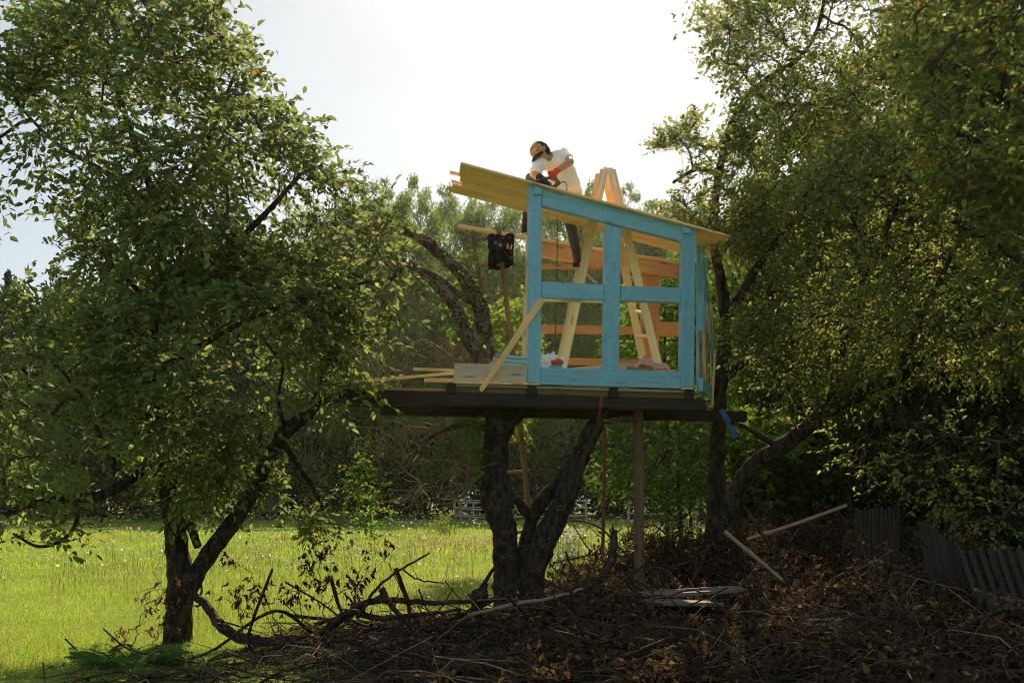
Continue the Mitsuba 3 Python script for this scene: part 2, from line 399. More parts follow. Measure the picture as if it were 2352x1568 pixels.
# ---------------------------------------------------------------- setting: ground, air
def ground_z(X, Y):
    return 0.05 * (meshkit.noise(np.stack([X * 0.35, Y * 0.35, X * 0 + 2.0], -1)) - 0.5) + 0.12 * (meshkit.noise(np.stack([X * 0.06, Y * 0.06, X * 0 + 5.0], -1)) - 0.5)
gx = np.concatenate([[-420, -200, -100, -60], np.linspace(-40, 40, 130), [60, 100, 200, 420]]); gy = np.concatenate([[-60, -20], np.geomspace(2, 90, 130), [120, 200, 420]])
GX, GY = np.meshgrid(gx, gy, indexing='ij')
gv = np.stack([GX, GY, ground_z(GX, GY)], -1).reshape(-1, 3)
i, j = np.meshgrid(np.arange(len(gx) - 1), np.arange(len(gy) - 1), indexing='ij'); k = len(gy)
gf = np.stack([i * k + j, (i + 1) * k + j, (i + 1) * k + j + 1, i * k + j + 1], -1).reshape(-1, 4)
put('meadow_ground', (gv, gf), 'meadow', smooth=True, kind='structure', label='sunlit grassy meadow floor reaching back to the forest edge')

if HAZE > 0:
    scene['air'] = {'type': 'homogeneous', 'albedo': rgb(0.95, 0.95, 0.95), 'sigma_t': HAZE, 'phase': {'type': 'hg', 'g': 0.84}}
    scene['haze'] = {'type': 'cube', 'to_world': T().translate([0, 75, 18.5]).scale([150, 90, 20.5]), 'bsdf': {'type': 'null'}, 'interior': {'type': 'ref', 'id': 'air'}}
    tag('haze', 'thin bright summer haze between the trees', kind='stuff')
else:
    del scene['camera']['medium']
# ---------------------------------------------------------------- tree house
TH = 'tree_house'
tag(TH, 'unfinished wooden tree house with a blue painted frame and slanted plank roof', 'tree house')
FP = vplane(at(1230, 880, 11.0), at(1580, 880, 11.25))          # front wall plane
BP = vplane(at(1208, 700, 13.0), at(1625, 700, 13.25))          # back wall plane
BK = np.array([0, 1.0, 0])
def edge_y(x): return 424 + (x - 1230) * 0.271                  # lower edge of the roof along the front
part = lambda n: TH + '__' + n
# posts
slab(part('front_post'), [(1215.4, edge_y(1215) + 3), (1244.5, edge_y(1244) + 3), (1242, 880.5), (1212.8, 879.5)], FP, 0.12, 'blue_paint')
slab(part('front_post'), [(1391, 516), (1427, 524), (1421.5, 852), (1386.5, 851)], shift(FP, 0.006), 0.10, 'blue_paint')
slab(part('front_post'), [(1568.8, edge_y(1568) + 3), (1598, edge_y(1598) + 3), (1594, 889), (1564, 889)], FP, 0.12, 'blue_paint')
# roof plate, mid rails, bottom rail
slab(part('roof_plate'), [(1245.2, edge_y(1245) + 3), (1568, edge_y(1568) + 3), (1568, 555), (1245.2, 472.5)], shift(FP, 0.012), 0.09, 'blue_paint')
slab(part('middle_rail'), [(1244, 647), (1388, 653.5), (1387.5, 689.5), (1243.5, 683.5)], shift(FP, 0.016), 0.08, 'blue_paint')
slab(part('middle_rail'), [(1426, 656.5), (1567, 661), (1566.5, 695.5), (1425, 690.5)], shift(FP, 0.016), 0.08, 'blue_paint')
slab(part('bottom_rail'), [(1242.6, 843.5), (1564, 853), (1564, 892.5), (1242.4, 883)], shift(FP, 0.010), 0.09, 'blue_paint')
slab(part('sill_strip'), [(1565, 889.6), (1593, 889.6), (1593, 894), (1565, 894)], FP, 0.10, 'pale_pine', c=0.002)
slab(part('sill_strip'), [(1042, 877.5), (1241, 880.8), (1241, 884), (1042, 880.5)], shift(FP, 0.004), 0.10, 'pale_pine', c=0.002)
# rafter ends on the posts
slab(part('rafter_end'), [(1226.5, edge_y(1226) + 4), (1245.5, edge_y(1245) + 4), (1245.5, 446.5), (1226.5, 446.5)], shift(FP, -0.035), 0.035, 'blue_paint')
slab(part('rafter_end'), [(1568.8, edge_y(1568) + 4), (1586.5, edge_y(1586) + 4), (1586.5, 536.5), (1568.8, 535)], shift(FP, -0.035), 0.035, 'blue_paint')
# roof: planks on a slanting plane, laid over a little more than a metre of depth
RA, RB = at(1057.6, 377, 10.82), at(1665, 541.5, 11.25)
RD = np.array([-0.11, 1.09, 0.0]) / 1.09
RP = plane3(RA, RB, RA + RD)
ROOF = part('roof')
rs = unit(RB - RA); length = np.linalg.norm(RB - RA)
rng = np.random.default_rng(5)
edges = [0.0, 0.40, 0.60, 0.79, 0.90, 1.05]
left = [0.0, 0.02, 0.05, -0.06, -0.09]; right = [0.01, -0.06, 0.03, -0.07, 0.0]
up = RP[1] if RP[1][2] > 0 else -RP[1]
for k in range(5):
    a, b = edges[k] + 0.002, edges[k + 1] - 0.002
    P = [RA + rs * left[k] + RD * a, RB + rs * right[k] + RD * a, RB + rs * right[k] + RD * b, RA + rs * left[k] + RD * b]
    lift = up * (0.0 if k % 2 == 0 else 0.006)
    v, f = prism(np.array(P) + lift, up * 0.025, 0.003)
    put(num(ROOF + '__plank'), (v, f), 'roof_pine', uv=wood_uv(v, rs, up))
for (x0, y0, x1, y1, Y0) in ((1033, 398, 1250, 455, 11.75), (1036, 419, 1250, 476, 11.72)):
    a = at(x0, y0, Y0); b = a + rs * 1.1; 
    bar(ROOF + '__batten', a + up * 0.01, b + up * 0.01, 0.03, 0.05, 'pale_pine', up=up)
# a second cover strip at the ragged right end
for (a, b, s0, s1) in ((0.1, 0.34, length - 0.5, length + 0.09), (0.45, 0.62, length - 0.6, length + 0.0)):
    P = [RA + rs * s0 + RD * a, RA + rs * s1 + RD * a, RA + rs * s1 + RD * b, RA + rs * s0 + RD * b]
    v, f = prism(np.array(P) + up * 0.034, up * 0.02, 0.003)
    put(num(ROOF + '__plank'), (v, f), 'roof_pine', uv=wood_uv(v, rs, up))
# back wall: plate with the long overhanging lath, rails, posts
slab(part('back_plate'), [(1244, 553), (1568, 609), (1568, 641), (1244, 590)], BP, 0.06, 'orange_pine')
slab(part('back_plate_cover'), [(1053, 514), (1568, 601.5), (1568, 608), (1055, 522)], shift(BP, -0.03), 0.09, 'pale_pine')
slab(part('back_rail'), [(1214, 605), (1470, 610), (1470, 620), (1214, 616.5)], shift(BP, 0.004), 0.06, 'orange_pine')
slab(part('back_rail'), [(1214, 745.5), (1475, 750), (1475, 768), (1214, 765)], shift(BP, 0.004), 0.05, 'orange_pine')
slab(part('back_rail'), [(1214, 819), (1475, 825.5), (1475, 840), (1214, 836)], shift(BP, 0.004), 0.06, 'orange_pine')
slab(part('back_rail'), [(1513, 739), (1570, 741), (1570, 773), (1513, 772)], shift(BP, 0.004), 0.05, 'orange_pine')
slab(part('back_post'), [(1473, 592), (1514, 599), (1514, 905), (1473, 905)], shift(BP, 0.065), 0.05, 'orange_pine')
slab(part('back_post'), [(1207.5, 541), (1216, 543), (1216, 905), (1207.5, 905)], shift(BP, -0.05), 0.045, 'pale_pine')
slab(part('back_post'), [(1612, 560), (1626, 566), (1626, 905), (1612, 905)], shift(BP, -0.05), 0.10, 'blue_paint')
slab(part('corner_block'), [(1560.5, 605), (1567.5, 606), (1567.5, 642), (1560.5, 640)], shift(BP, -0.10), 0.06, 'weathered_wood')
slab(part('inner_rail'), [(1244, 686), (1388, 690.5), (1388, 694), (1244, 691.5)], shift(FP, 0.12), 0.06, 'pale_pine', c=0.002)
slab(part('left_stud'), [(1203, 672), (1210.5, 673), (1208, 840), (1198, 840)], shift(BP, -0.5), 0.045, 'pale_pine')
# right wall, seen at a glancing angle
SP = vplane(at(1598, 700, 11.3), at(1634, 700, 13.3))
def side(y, s, Y=None):   # a point on the right wall: s metres behind the front post, z from the picture row at that depth
    q = np.array([SP[0][0], SP[0][1], 0]); dd = unit(np.array([SP[1][1], -SP[1][0], 0])); dd = dd if dd[1] > 0 else -dd
    X = q + dd * s
    return np.array([X[0], X[1], EYE + (HZN - y) / FOC * X[1]])
out = np.array([1.0, -0.25, 0]); out = unit(out)
def side_board(n, a, b, w, t, m, o=0.0):
    a, b = side(*a) + out * o, side(*b) + out * o
    return bar(part(n), a, b, w, t, m, up=unit(np.cross(out, b - a)))
side_board('side_post', (548, 0.55), (905, 0.55), 0.10, 0.09, 'blue_paint')
side_board('side_brace', (590, 0.1), (865, 1.9), 0.13, 0.03, 'blue_paint', 0.06)
side_board('side_panel', (640, 1.3), (905, 1.3), 0.30, 0.025, 'orange_pine', 0.0)
side_board('side_panel', (705, 1.75), (905, 1.75), 0.42, 0.02, 'pale_pine', 0.03)
side_board('side_stud', (760, 0.18), (905, 0.42), 0.05, 0.04, 'weathered_wood', 0.03)
side_board('side_stud', (770, 0.42), (905, 0.60), 0.05, 0.04, 'pale_pine', 0.05)
side_board('side_bottom_rail', (884, 0.08), (908, 1.9), 0.15, 0.05, 'blue_paint', 0.05)
side_board('side_lath', (805, 1.5), (935, 1.15), 0.05, 0.025, 'pale_pine', 0.09)
# deck: boards, joists, fascia
zf = hit(1230, 883, FP)[2]
dl, dr_ = hit(1043, 880, FP), hit(1594, 893, FP)
for k in range(12):
    s0 = k * 0.175; a = dl + BK * (s0 + 0.02); b = dr_ + BK * (s0 + 0.02)
    a[2] = b[2] = zf - 0.018; b[2] -= 0.035
    bar(part('deck__board'), a + BK * 0.083, b + BK * 0.083 + np.array([0.0, 0, 0]), 0.028, 0.166, 'weathered_wood', up=(0, 0, 1))
for (x0, x1, y0, y1) in ((1025.5, 1048, 879.5, 904), (1211, 1233, 884.5, 909), (1398, 1420, 889.5, 913), (1574, 1594, 894.5, 918)):
    P = np.array([hit(x, y, shift(FP, 0.015)) for x, y in ((x0, y0), (x1, y0 + .4), (x1, y1), (x0, y1))])
    v, f = prism(P, BK * 2.3, 0.006)
    put(num(part('joist')), (v, f), 'tarred_beam', uv=wood_uv(v, BK, np.array([1.0, 0, 0])))
for (x0, x1, y0, y1, y2, y3) in ((1048, 1211, 881.5, 885.5, 908, 904), (1233, 1398, 884.5, 889.5, 913.5, 909), (1420, 1574, 890.5, 894.5, 917.5, 913)):
    slab(part('deck__fascia'), [(x0, y0), (x1, y1), (x1, y2), (x0, y3)], shift(FP, 0.05), 0.03, 'olive_board')
slab(part('beam'), [(744, 891), (1621, 916.8), (1621, 943), (744, 924)], shift(FP, 0.04), 0.16, 'tarred_beam', c=0.01)
LP = shift(FP, 0.95)
slab(part('beam'), [(875, 928.5), (1717, 944), (1717, 967.5), (875, 952.8)], LP, 0.15, 'tarred_beam', c=0.01)
slab(part('beam'), [(800, 915), (1625, 930), (1625, 948), (800, 934)], shift(FP, 1.9), 0.15, 'tarred_beam', c=0.01)
# the round post under the lower beam
pp, pr = limb_pts([(1466, 940, 11.75, 11.5), (1467, 1100, 11.75, 12), (1468, 1300, 11.75, 12), (1468, 1460, 11.75, 12.5)], 6)
v, f = tube(pp, pr, 16, 0.06, seed=3, freq=5)
put(part('support_post'), (v, f), 'post_log', smooth=True, uv=np.stack([v[:, 2], np.arctan2(v[:, 1] - 11.75, v[:, 0] - pp[0][0]) * 0.06], 1), label='round log post propping up the beam')
# diagonal brace, raw
slab(part('diagonal_brace'), [(1237, 684), (1246, 686), (1249, 697), (1114, 893), (1105, 901.5), (1101, 892)], shift(FP, -0.034), 0.028, 'roof_pine', c=0.003, axis=hit(1245, 687, FP) - hit(1105, 898, FP))

# ---------------------------------------------------------------- things on the deck
DP = shift(FP, 0.03)
slab('timber_board', [(1043.5, 834), (1206.5, 838), (1210, 877.5), (1042, 876.8)], DP, 0.045, 'grey_pine', label='short wide pale board standing on edge at the deck front', cat='board')
P0 = at(1043, 853, 11.3)
lath_group = None
def lath(x0, y0, Y0, x1, y1, Y1, w, t, m, label):
    bar('wood_lath', at(x0, y0, Y0), at(x1, y1, Y1), w, t, m, label=label, cat='lath')
lath(742, 884, 11.3, 1060, 855.5, 11.25, 0.032, 0.05, 'pale_pine', 'longest pale lath, rising from the leaves to the wide board')
lath(950, 847.5, 11.6, 1080, 853, 11.5, 0.032, 0.06, 'pale_pine', 'topmost lath poking out left of the wide board')
lath(975, 873.5, 11.2, 1060, 874, 11.15, 0.045, 0.06, 'pale_pine', 'short thick lath end lying just above the left joist')
lath(850, 894.5, 11.08, 1024, 896, 11.05, 0.030, 0.05, 'orange_pine', 'thin lath lying flat on top of the black beam')
lath(858, 897.5, 11.14, 1022, 901, 11.10, 0.016, 0.03, 'pale_pine', 'thinnest lath just under the flat one on the beam')
lath(737, 897, 11.35, 768, 885, 11.25, 0.06, 0.05, 'orange_pine', 'orange timber offcut end half hidden by leaves at the beam tip')
def blue_board(x0, y0, x1, y1, Y, w, t, label):
    bar('blue_board', at(x0, y0, Y), at(x1, y1, Y), t, w, 'blue_paint', label=label, cat='board')
blue_board(1139, 818, 1214, 824, 12.1, 0.16, 0.03, 'topmost blue painted board of the stack left of the frame')
blue_board(1150, 829, 1214, 834, 11.8, 0.14, 0.03, 'second blue painted board, below the topmost of the stack')
blue_board(1124, 834.5, 1204, 839, 11.5, 0.12, 0.02, 'lowest blue painted board, just above the wide pale board')
slab('stacked_board', [(1136, 821), (1214, 827), (1214, 838), (1128, 838)], vplane(at(1136, 821, 12.0), at(1214, 827, 12.0)), 0.03, 'orange_pine', label='raw edged board under the topmost blue board', cat='board')
slab('stacked_board', [(1300, 846), (1378, 838), (1462, 832), (1460, 851), (1300, 847.5)], vplane(at(1300, 846, 11.7), at(1462, 832, 11.9)), 0.02, 'grey_pine', label='thin grey board leaning behind the blue bottom rail', cat='board')
slab('tablet_board', [(1435, 852.5), (1441, 840.5), (1503, 850), (1503, 855), (1437, 853.5)], vplane(at(1435, 850, 11.36), at(1503, 850, 11.38)), 0.012, 'weathered_wood', label='small dark flat offcut in front of the pink cloth', cat='offcut')
bar('short_stick', at(1554, 854, 11.35), at(1563, 838, 11.35), 0.03, 0.03, 'weathered_wood', up=(1, 0, 0), label='short brown stick leaning at the right end of the bottom rail', cat='stick')

def blob(center, rad, rng, n=3, amp=0.25, freq=6.0, seed=0, ridge=False):
    m = trimesh.creation.icosphere(n); v = np.array(m.vertices)
    q = v * rad
    h = meshkit.noise(q * freq + center, seed) + 0.5 * meshkit.noise(q * freq * 2.3 + center, seed + 1) - 0.75
    if ridge: h = np.abs(h) * 1.6 - 0.35
    return q * (1 + amp * h[:, None] * 2) + center, np.array(m.faces)
# plastic bag with red and teal things in it
BG = 'plastic_bag'
c0 = at(1263, 842, 11.45)
put(BG, blob(c0, np.array([0.135, 0.11, 0.15]), rng, 4, 0.22, 16, 3, True), 'white_plastic', smooth=True, label='crumpled white plastic bag with red and teal things in it', cat='bag')
put(BG + '__red_packet', blob(at(1278, 832, 11.36), np.array([0.09, 0.05, 0.045]), rng, 3, 0.25, 14, 7, True), 'red_plastic', smooth=True)
put(BG + '__teal_packet', blob(at(1277, 845, 11.36), np.array([0.085, 0.05, 0.045]), rng, 3, 0.2, 14, 8, True), 'teal_plastic', smooth=True)
put(BG + '__bag_side', blob(at(1293, 838, 11.42), np.array([0.045, 0.06, 0.10]), rng, 3, 0.25, 14, 9, True), 'white_plastic', smooth=True)
# pink cloth: a heaped sheet
ux, uy = np.meshgrid(np.linspace(0, 1, 70), np.linspace(0, 1, 30), indexing='ij')
hx = np.interp(ux, [0, .08, .25, .45, .6, .8, 1], [0.03, .14, .235, .13, .14, .05, .02])
pk = np.stack([ux * 0.55, uy * 0.32, hx * np.sin(np.pi * np.clip(uy * 0.8 + 0.15, 0, 1)) + 0], -1)
nz = np.abs(meshkit.noise(np.stack([ux * 6 + uy * 2, uy * 3 - ux * 2, ux * 0], -1), 4) - 0.5) + 0.5 * np.abs(meshkit.noise(np.stack([ux * 14 + uy * 5, uy * 5, ux * 0 + 3], -1), 6) - 0.5)
pk[..., 2] += (nz - 0.3) * 0.09
o = at(1458, 856, 11.42); pkv = (pk.reshape(-1, 3) + o)
i, j = np.meshgrid(np.arange(69), np.arange(29), indexing='ij')
pkf = np.stack([i * 30 + j, (i + 1) * 30 + j, (i + 1) * 30 + j + 1, i * 30 + j + 1], -1).reshape(-1, 4)
put('pink_cloth_heap', (pkv, pkf), 'pink_cloth', smooth=True, label='crumpled dusty pink cloth on the floor behind the bottom rail', cat='cloth')

# ---------------------------------------------------------------- step ladder
SL = 'step_ladder'
tag(SL, 'tall wooden double step ladder standing inside the blue frame', 'step ladder')
def rail(a, b, m='pale_pine'):
    bar(SL + '__rail', a, b, 0.095, 0.030, m, up=unit(np.cross(b - a, [0.25, 1, 0])))
Rn = (at(1405, 392, 11.8), at(1519, 868, 11.5)); Rf = (at(1391, 402, 12.15), at(1483, 855, 12.2))
Ln = (at(1388, 390, 11.8), at(1288, 868, 11.5)); Lf = (at(1377, 400, 12.15), at(1282, 855, 12.2))
for a, b in (Rn, Rf, Ln, Lf):
    rail(np.array(a), np.array(b))
for k in range(8):
    t = 0.10 + k * 0.118
    for A, B in ((Rn, Rf), (Ln, Lf)):
        a = A[0] + (A[1] - A[0]) * t; b = B[0] + (B[1] - B[0]) * t
        bar(SL + '__rung', a, b, 0.03, 0.06, 'pale_pine')
for A in (Rn, Ln):
    a = A[0]; d = unit(A[1] - A[0])
    bar(SL + '__hinge', a - d * 0.03 - np.array([0, 0.018, 0]), a + d * 0.26 - np.array([0, 0.018, 0]), 0.03, 0.008, 'galvanised', up=unit(np.cross(d, [0, 1, 0])), label='steel hinge strap at the ladder top')
bar(SL + '__hinge', Rn[0] - np.array([0, 0.02, 0]), Ln[0] - np.array([0, 0.02, 0]), 0.04, 0.01, 'galvanised')

# ---------------------------------------------------------------- log ladder with the tool vest
LG = 'log_ladder'
tag(LG, 'long rough pole ladder leaning behind the deck, tool vest on its top', 'ladder')
def pole(key, rows, bs='round_log', sides=10, rough=0.05, per=6, **kw):
    p, r = limb_pts(rows, per); v, f = tube(p, r, sides, rough, seed=len(scene))
    return put(num(key), (v, f), bs, smooth=True, uv=np.stack([v @ unit(p[-1] - p[0]), (v[:, 0] + v[:, 1]) * 0.8 + 100.0 * (len(scene) % 50)], 1), **kw)
def ly(y): return float(np.interp(y, [523, 600, 768, 970, 1110, 1300, 1400], [12.72, 12.84, 13.12, 13.48, 13.72, 14.05, 14.2]))   # it leans against the back wall
pole(LG + '__rail', [(x, y, ly(y), r * 0.8) for x, y, r in ((1145, 523, 7), (1152, 600, 7), (1172, 768, 7.5), (1193, 970, 8), (1208, 1110, 8.5), (1226, 1300, 9), (1236, 1400, 9))])
pole(LG + '__rail', [(x, y, ly(y), r * 0.8) for x, y, r in ((1085.5, 530, 6.5), (1096, 610, 6.5), (1112, 700, 7), (1140, 970, 8), (1158, 1110, 8.5), (1180, 1300, 9), (1190, 1400, 9))])
for (x0, y0, x1, y1) in ((1090, 550, 1150, 543), (1097, 612, 1156, 605), (1108, 683, 1164, 676), (1120, 754, 1172, 746), (1128, 824, 1181, 817), (1140, 1023, 1211, 1015), (1146, 1088, 1217, 1080), (1150, 1156, 1222, 1150), (1160, 1226, 1226, 1218)):
    Y = ly((y0 + y1) / 2); pole(LG + '__rung', [(x0, y0, Y, 3.6), ((x0 + x1) / 2, (y0 + y1) / 2, Y, 4), (x1, y1, Y, 3.6)], sides=8)
# vest: a sheet hung over the rail top, with pockets and tools
vx, vz = np.meshgrid(np.linspace(0, 1, 40), np.linspace(0, 1, 40), indexing='ij')
def vest_sheet(yoff, s):
    w = 0.335; h = 0.40
    top = 0.0 - 0.055 * np.exp(-((vx - 0.5) / 0.17) ** 2) + 0.02 * np.abs(vx - .5)
    X = (vx - 0.5) * w * (1 + 0.04 * np.sin(vz * 5 + 1) - 0.05 * np.exp(-((vz - .45) / .15) ** 2)); Z = -vz * (h - 0.05 * (vx - 0.2)) + top * (1 - vz)
    Z = Z + 0.008 * np.sin(vx * 15) * vz
    Yv = yoff + s * (0.03 * np.sin(vx * 9 + vz * 3) + 0.05 * (meshkit.noise(np.stack([vx * 5, vz * 5, vx * 0 + yoff], -1), 3) - .5) + 0.05 * np.sin(np.pi * vx))
    return np.stack([X, Yv, Z], -1).reshape(-1, 3)
q0 = at(1150.5, 541, 12.68)
i, j = np.meshgrid(np.arange(39), np.arange(39), indexing='ij')
vf = np.stack([i * 40 + j, (i + 1) * 40 + j, (i + 1) * 40 + j + 1, i * 40 + j + 1], -1).reshape(-1, 4)
v1 = vest_sheet(-0.03, -1) + q0; v2 = vest_sheet(0.14, 1) + q0
put('tool_vest', join([(v1, np.vstack([vf[:, [0, 1, 2]], vf[:, [0, 2, 3]]])), (v2, np.vstack([vf[:, [0, 1, 2]], vf[:, [0, 2, 3]]]))]), 'black_fabric', smooth=True, label='black tool vest with tools in its pockets hung on the ladder top', cat='vest')
for (x, y, w, h) in ((1140, 591, 0.11, 0.13), (1161, 590, 0.11, 0.12), (1140, 567, 0.12, 0.07), (1162, 568, 0.10, 0.07)):
    put(num('tool_vest__pocket'), blob(at(x, y, 12.60), np.array([w / 2, 0.022, h / 2]), rng, 3, 0.08, 18, int(x)), 'black_fabric', smooth=True)
bar('tool_vest__strap', at(1139, 541, 12.60), at(1160, 545, 12.60), 0.03, 0.012, 'black_fabric')
for (x0, y0, x1, y1, r, m) in ((1136.5, 562, 1137, 553, 0.012, 'olive_plastic'), (1142, 563, 1142.5, 555, 0.011, 'olive_plastic'), (1149, 565, 1150, 560, 0.014, 'steel'), (1165.5, 572, 1167, 560, 0.013, 'orange_plastic'), (1172, 574, 1176, 562, 0.010, 'steel'), (1172, 594, 1181, 591, 0.016, 'shoe_leather')):
    v, f = tube(np.array([at(x0, y0, 12.55), (at(x0, y0, 12.55) + at(x1, y1, 12.55)) / 2, at(x1, y1, 12.55)]), [r, r * 1.1, r * .8], 8)
    put(num('tool_vest__tool_handle'), (v, f), m, smooth=40)

# ropes, cable, straps
p = rows_pts([(1282, 432, 12.0), (1280.5, 520, 11.95), (1279, 640, 11.92), (1276, 765, 11.9), (1274, 830, 11.9)], 10)
put('power_cable', tube(p, 0.0055, 6), 'black_plastic', smooth=True, label='black power cable hanging from the saw down into the frame', cat='cable')
p = rows_pts([(1340, 620, 12.0), (1350, 632, 11.9), (1362, 645, 11.8), (1372, 652, 11.75)], 6)
p += 0.006 * np.random.default_rng(2).normal(size=p.shape)
put('ladder_rope', tube(p, 0.010, 6), 'white_rope', smooth=True, label='short pale rope end slung from the left ladder leg', cat='rope')
p = rows_pts([(1478, 636, 12.0), (1500, 640, 11.95), (1512, 642, 11.95)], 6)
# rust red strap: over the beam, round the fork, then hanging straight down
sp = [at(1383, 911, 11.0), at(1380, 935, 11.0), at(1375, 962, 11.25), at(1379, 974, 11.4), at(1388, 985, 11.5)]
m1 = join([bar_mesh(a, b, 0.045, 0.008, up=(1, 0, 0.1))[:2] for a, b in zip(sp[:-1], sp[1:])])
m2 = join([bar_mesh(a, b, 0.042, 0.010, up=(1, 0, 0))[:2] for a, b in ((at(1388.5, 985, 11.5), at(1387.5, 1120, 11.5)), (at(1387.5, 1120, 11.5), at(1384, 1290, 11.5)))])
put('hanging_strap', join([m1, m2]), 'rust_strap', label='rust red strap looped over the beam and hanging down beside the post', cat='strap')
# grey sling hanging in the left tree
p = rows_pts([(716, 920, 10.9), (717, 990, 10.9), (716.5, 1045, 10.9), (711, 1066, 10.9), (704, 1060, 10.9), (701, 1000, 10.9), (702, 935, 10.95)], 8)
ms = join([bar_mesh(a, b, 0.06, 0.006, up=(0.55, -0.83, 0))[:2] for a, b in zip(p[:-1], p[1:])])
put('lifting_sling', ms, 'grey_strap', label='dark grey sling loop hanging from the left tree limb', cat='sling')
ms = join([bar_mesh(at(*a), at(*b), 0.07, 0.008, up=(1, 0, -0.3))[:2] for a, b in (((1657, 941, 11.9), (1668, 960, 11.88)), ((1668, 960, 11.88), (1682, 985, 11.92)), ((1682, 985, 11.92), (1690, 1005, 11.95)))])
put('ratchet_strap', ms, 'blue_strap', label='blue strap tied round the beam end at the right trunk', cat='strap')
# ---------------------------------------------------------------- near trees
def limb(rows, sides=12, rough=0.10, per=8, seed=0, freq=8.0):
    p, r = limb_pts(rows, per)
    return tube(p, r, sides, rough, seed=seed, freq=freq), p, r

def build_tree(key, limbs, crowns, rng, leaf, bs_bark, branch_bark, label, cat, base, shape, m, L, W, n_target, twig_len=(0.25, 0.5), odd=None, odd_p=0.0,
               thr=0.42, freq=1.6, seed=0, out_up=0.35, tip=0.0035, extra=None, leaf_bs='leaf', bare=0.0, sag=0.25, group=None):
    """limbs: rows lists (the trunk first); crowns: (polygon, twigs, Yc, hmax, dref). One trunk mesh, one of branches, one of leaves."""
    tag(key, label, cat, group)
    meshes, roots, rr = [], [], []
    for k, rows in enumerate(limbs):
        tb, p, r = limb(rows, 14 if k < 3 else 9, 0.13 if k < 3 else 0.10, seed=seed + k)
        meshes.append(tb); roots.append(p[len(p) // (4 if k == 0 else 8):]); rr.append(r[len(r) // (4 if k == 0 else 8):])
    put(key + '__trunk', join(meshes), bs_bark, smooth=True)
    roots = np.vstack(roots)
    S = []; cen = []
    for poly, n, Yc, hmax, dref in crowns:
        s = sample_crown(poly, n, Yc, hmax, dref, rng, thr, freq, seed)
        S.append(s); cen.append(np.repeat(s.mean(0)[None], len(s), 0))
    S, cen = np.vstack(S), np.vstack(cen)
    tg = S[rng.choice(len(S), min(n_target, len(S)), replace=False)]
    br = grow(roots, None, tg, rng, tip=tip)
    bmesh = join([tube(p, r, 5 if r[0] > 0.012 else 3, cap=False) for p, r in br])
    nodes = np.vstack([p[1:] for p, r in br] + [roots])
    from scipy.spatial import cKDTree
    kd = cKDTree(nodes); dist, idx = kd.query(S)
    # connect each twig base to its nearest branch with a thin curved shoot
    a = nodes[idx]; mid = (a + S) / 2 + 0.12 * dist[:, None] * rnd_unit(rng, len(S)); mid[:, 2] += 0.08 * dist
    shoots = thin_tubes(np.stack([a, mid, S], 1), np.array([0.0045, 0.0035, 0.0026]))
    outw = unit(S - cen) * 0.8 + unit(S - a) * 0.9 + 0.45 * rng.normal(size=S.shape)
    outw[:, 2] += out_up
    length = twig_len[0] + (twig_len[1] - twig_len[0]) * rng.random(len(S))
    clump = 0.80 + 0.40 * meshkit.noise(S * 1.1, seed + 9)
    tw, lv = sprays(S, outw, length, m, rng, L, W, base, shape, odd, odd_p, clump=clump, sag=sag)
    put(key + '__branches', join([bmesh, shoots, tw]), branch_bark, smooth=True)
    if bare > 0:
        pass
    if extra:
        lv = (np.vstack([lv[0]] + [e[0] for e in extra]), np.vstack([lv[1]] + [e[1] + o for e, o in zip(extra, np.cumsum([len(lv[0])] + [len(e[0]) for e in extra[:-1]]))]), np.vstack([lv[2]] + [e[2] for e in extra]))
    put(key + '__foliage', (lv[0], lv[1]), leaf_bs, color=lv[2], kind='stuff')
    return nodes

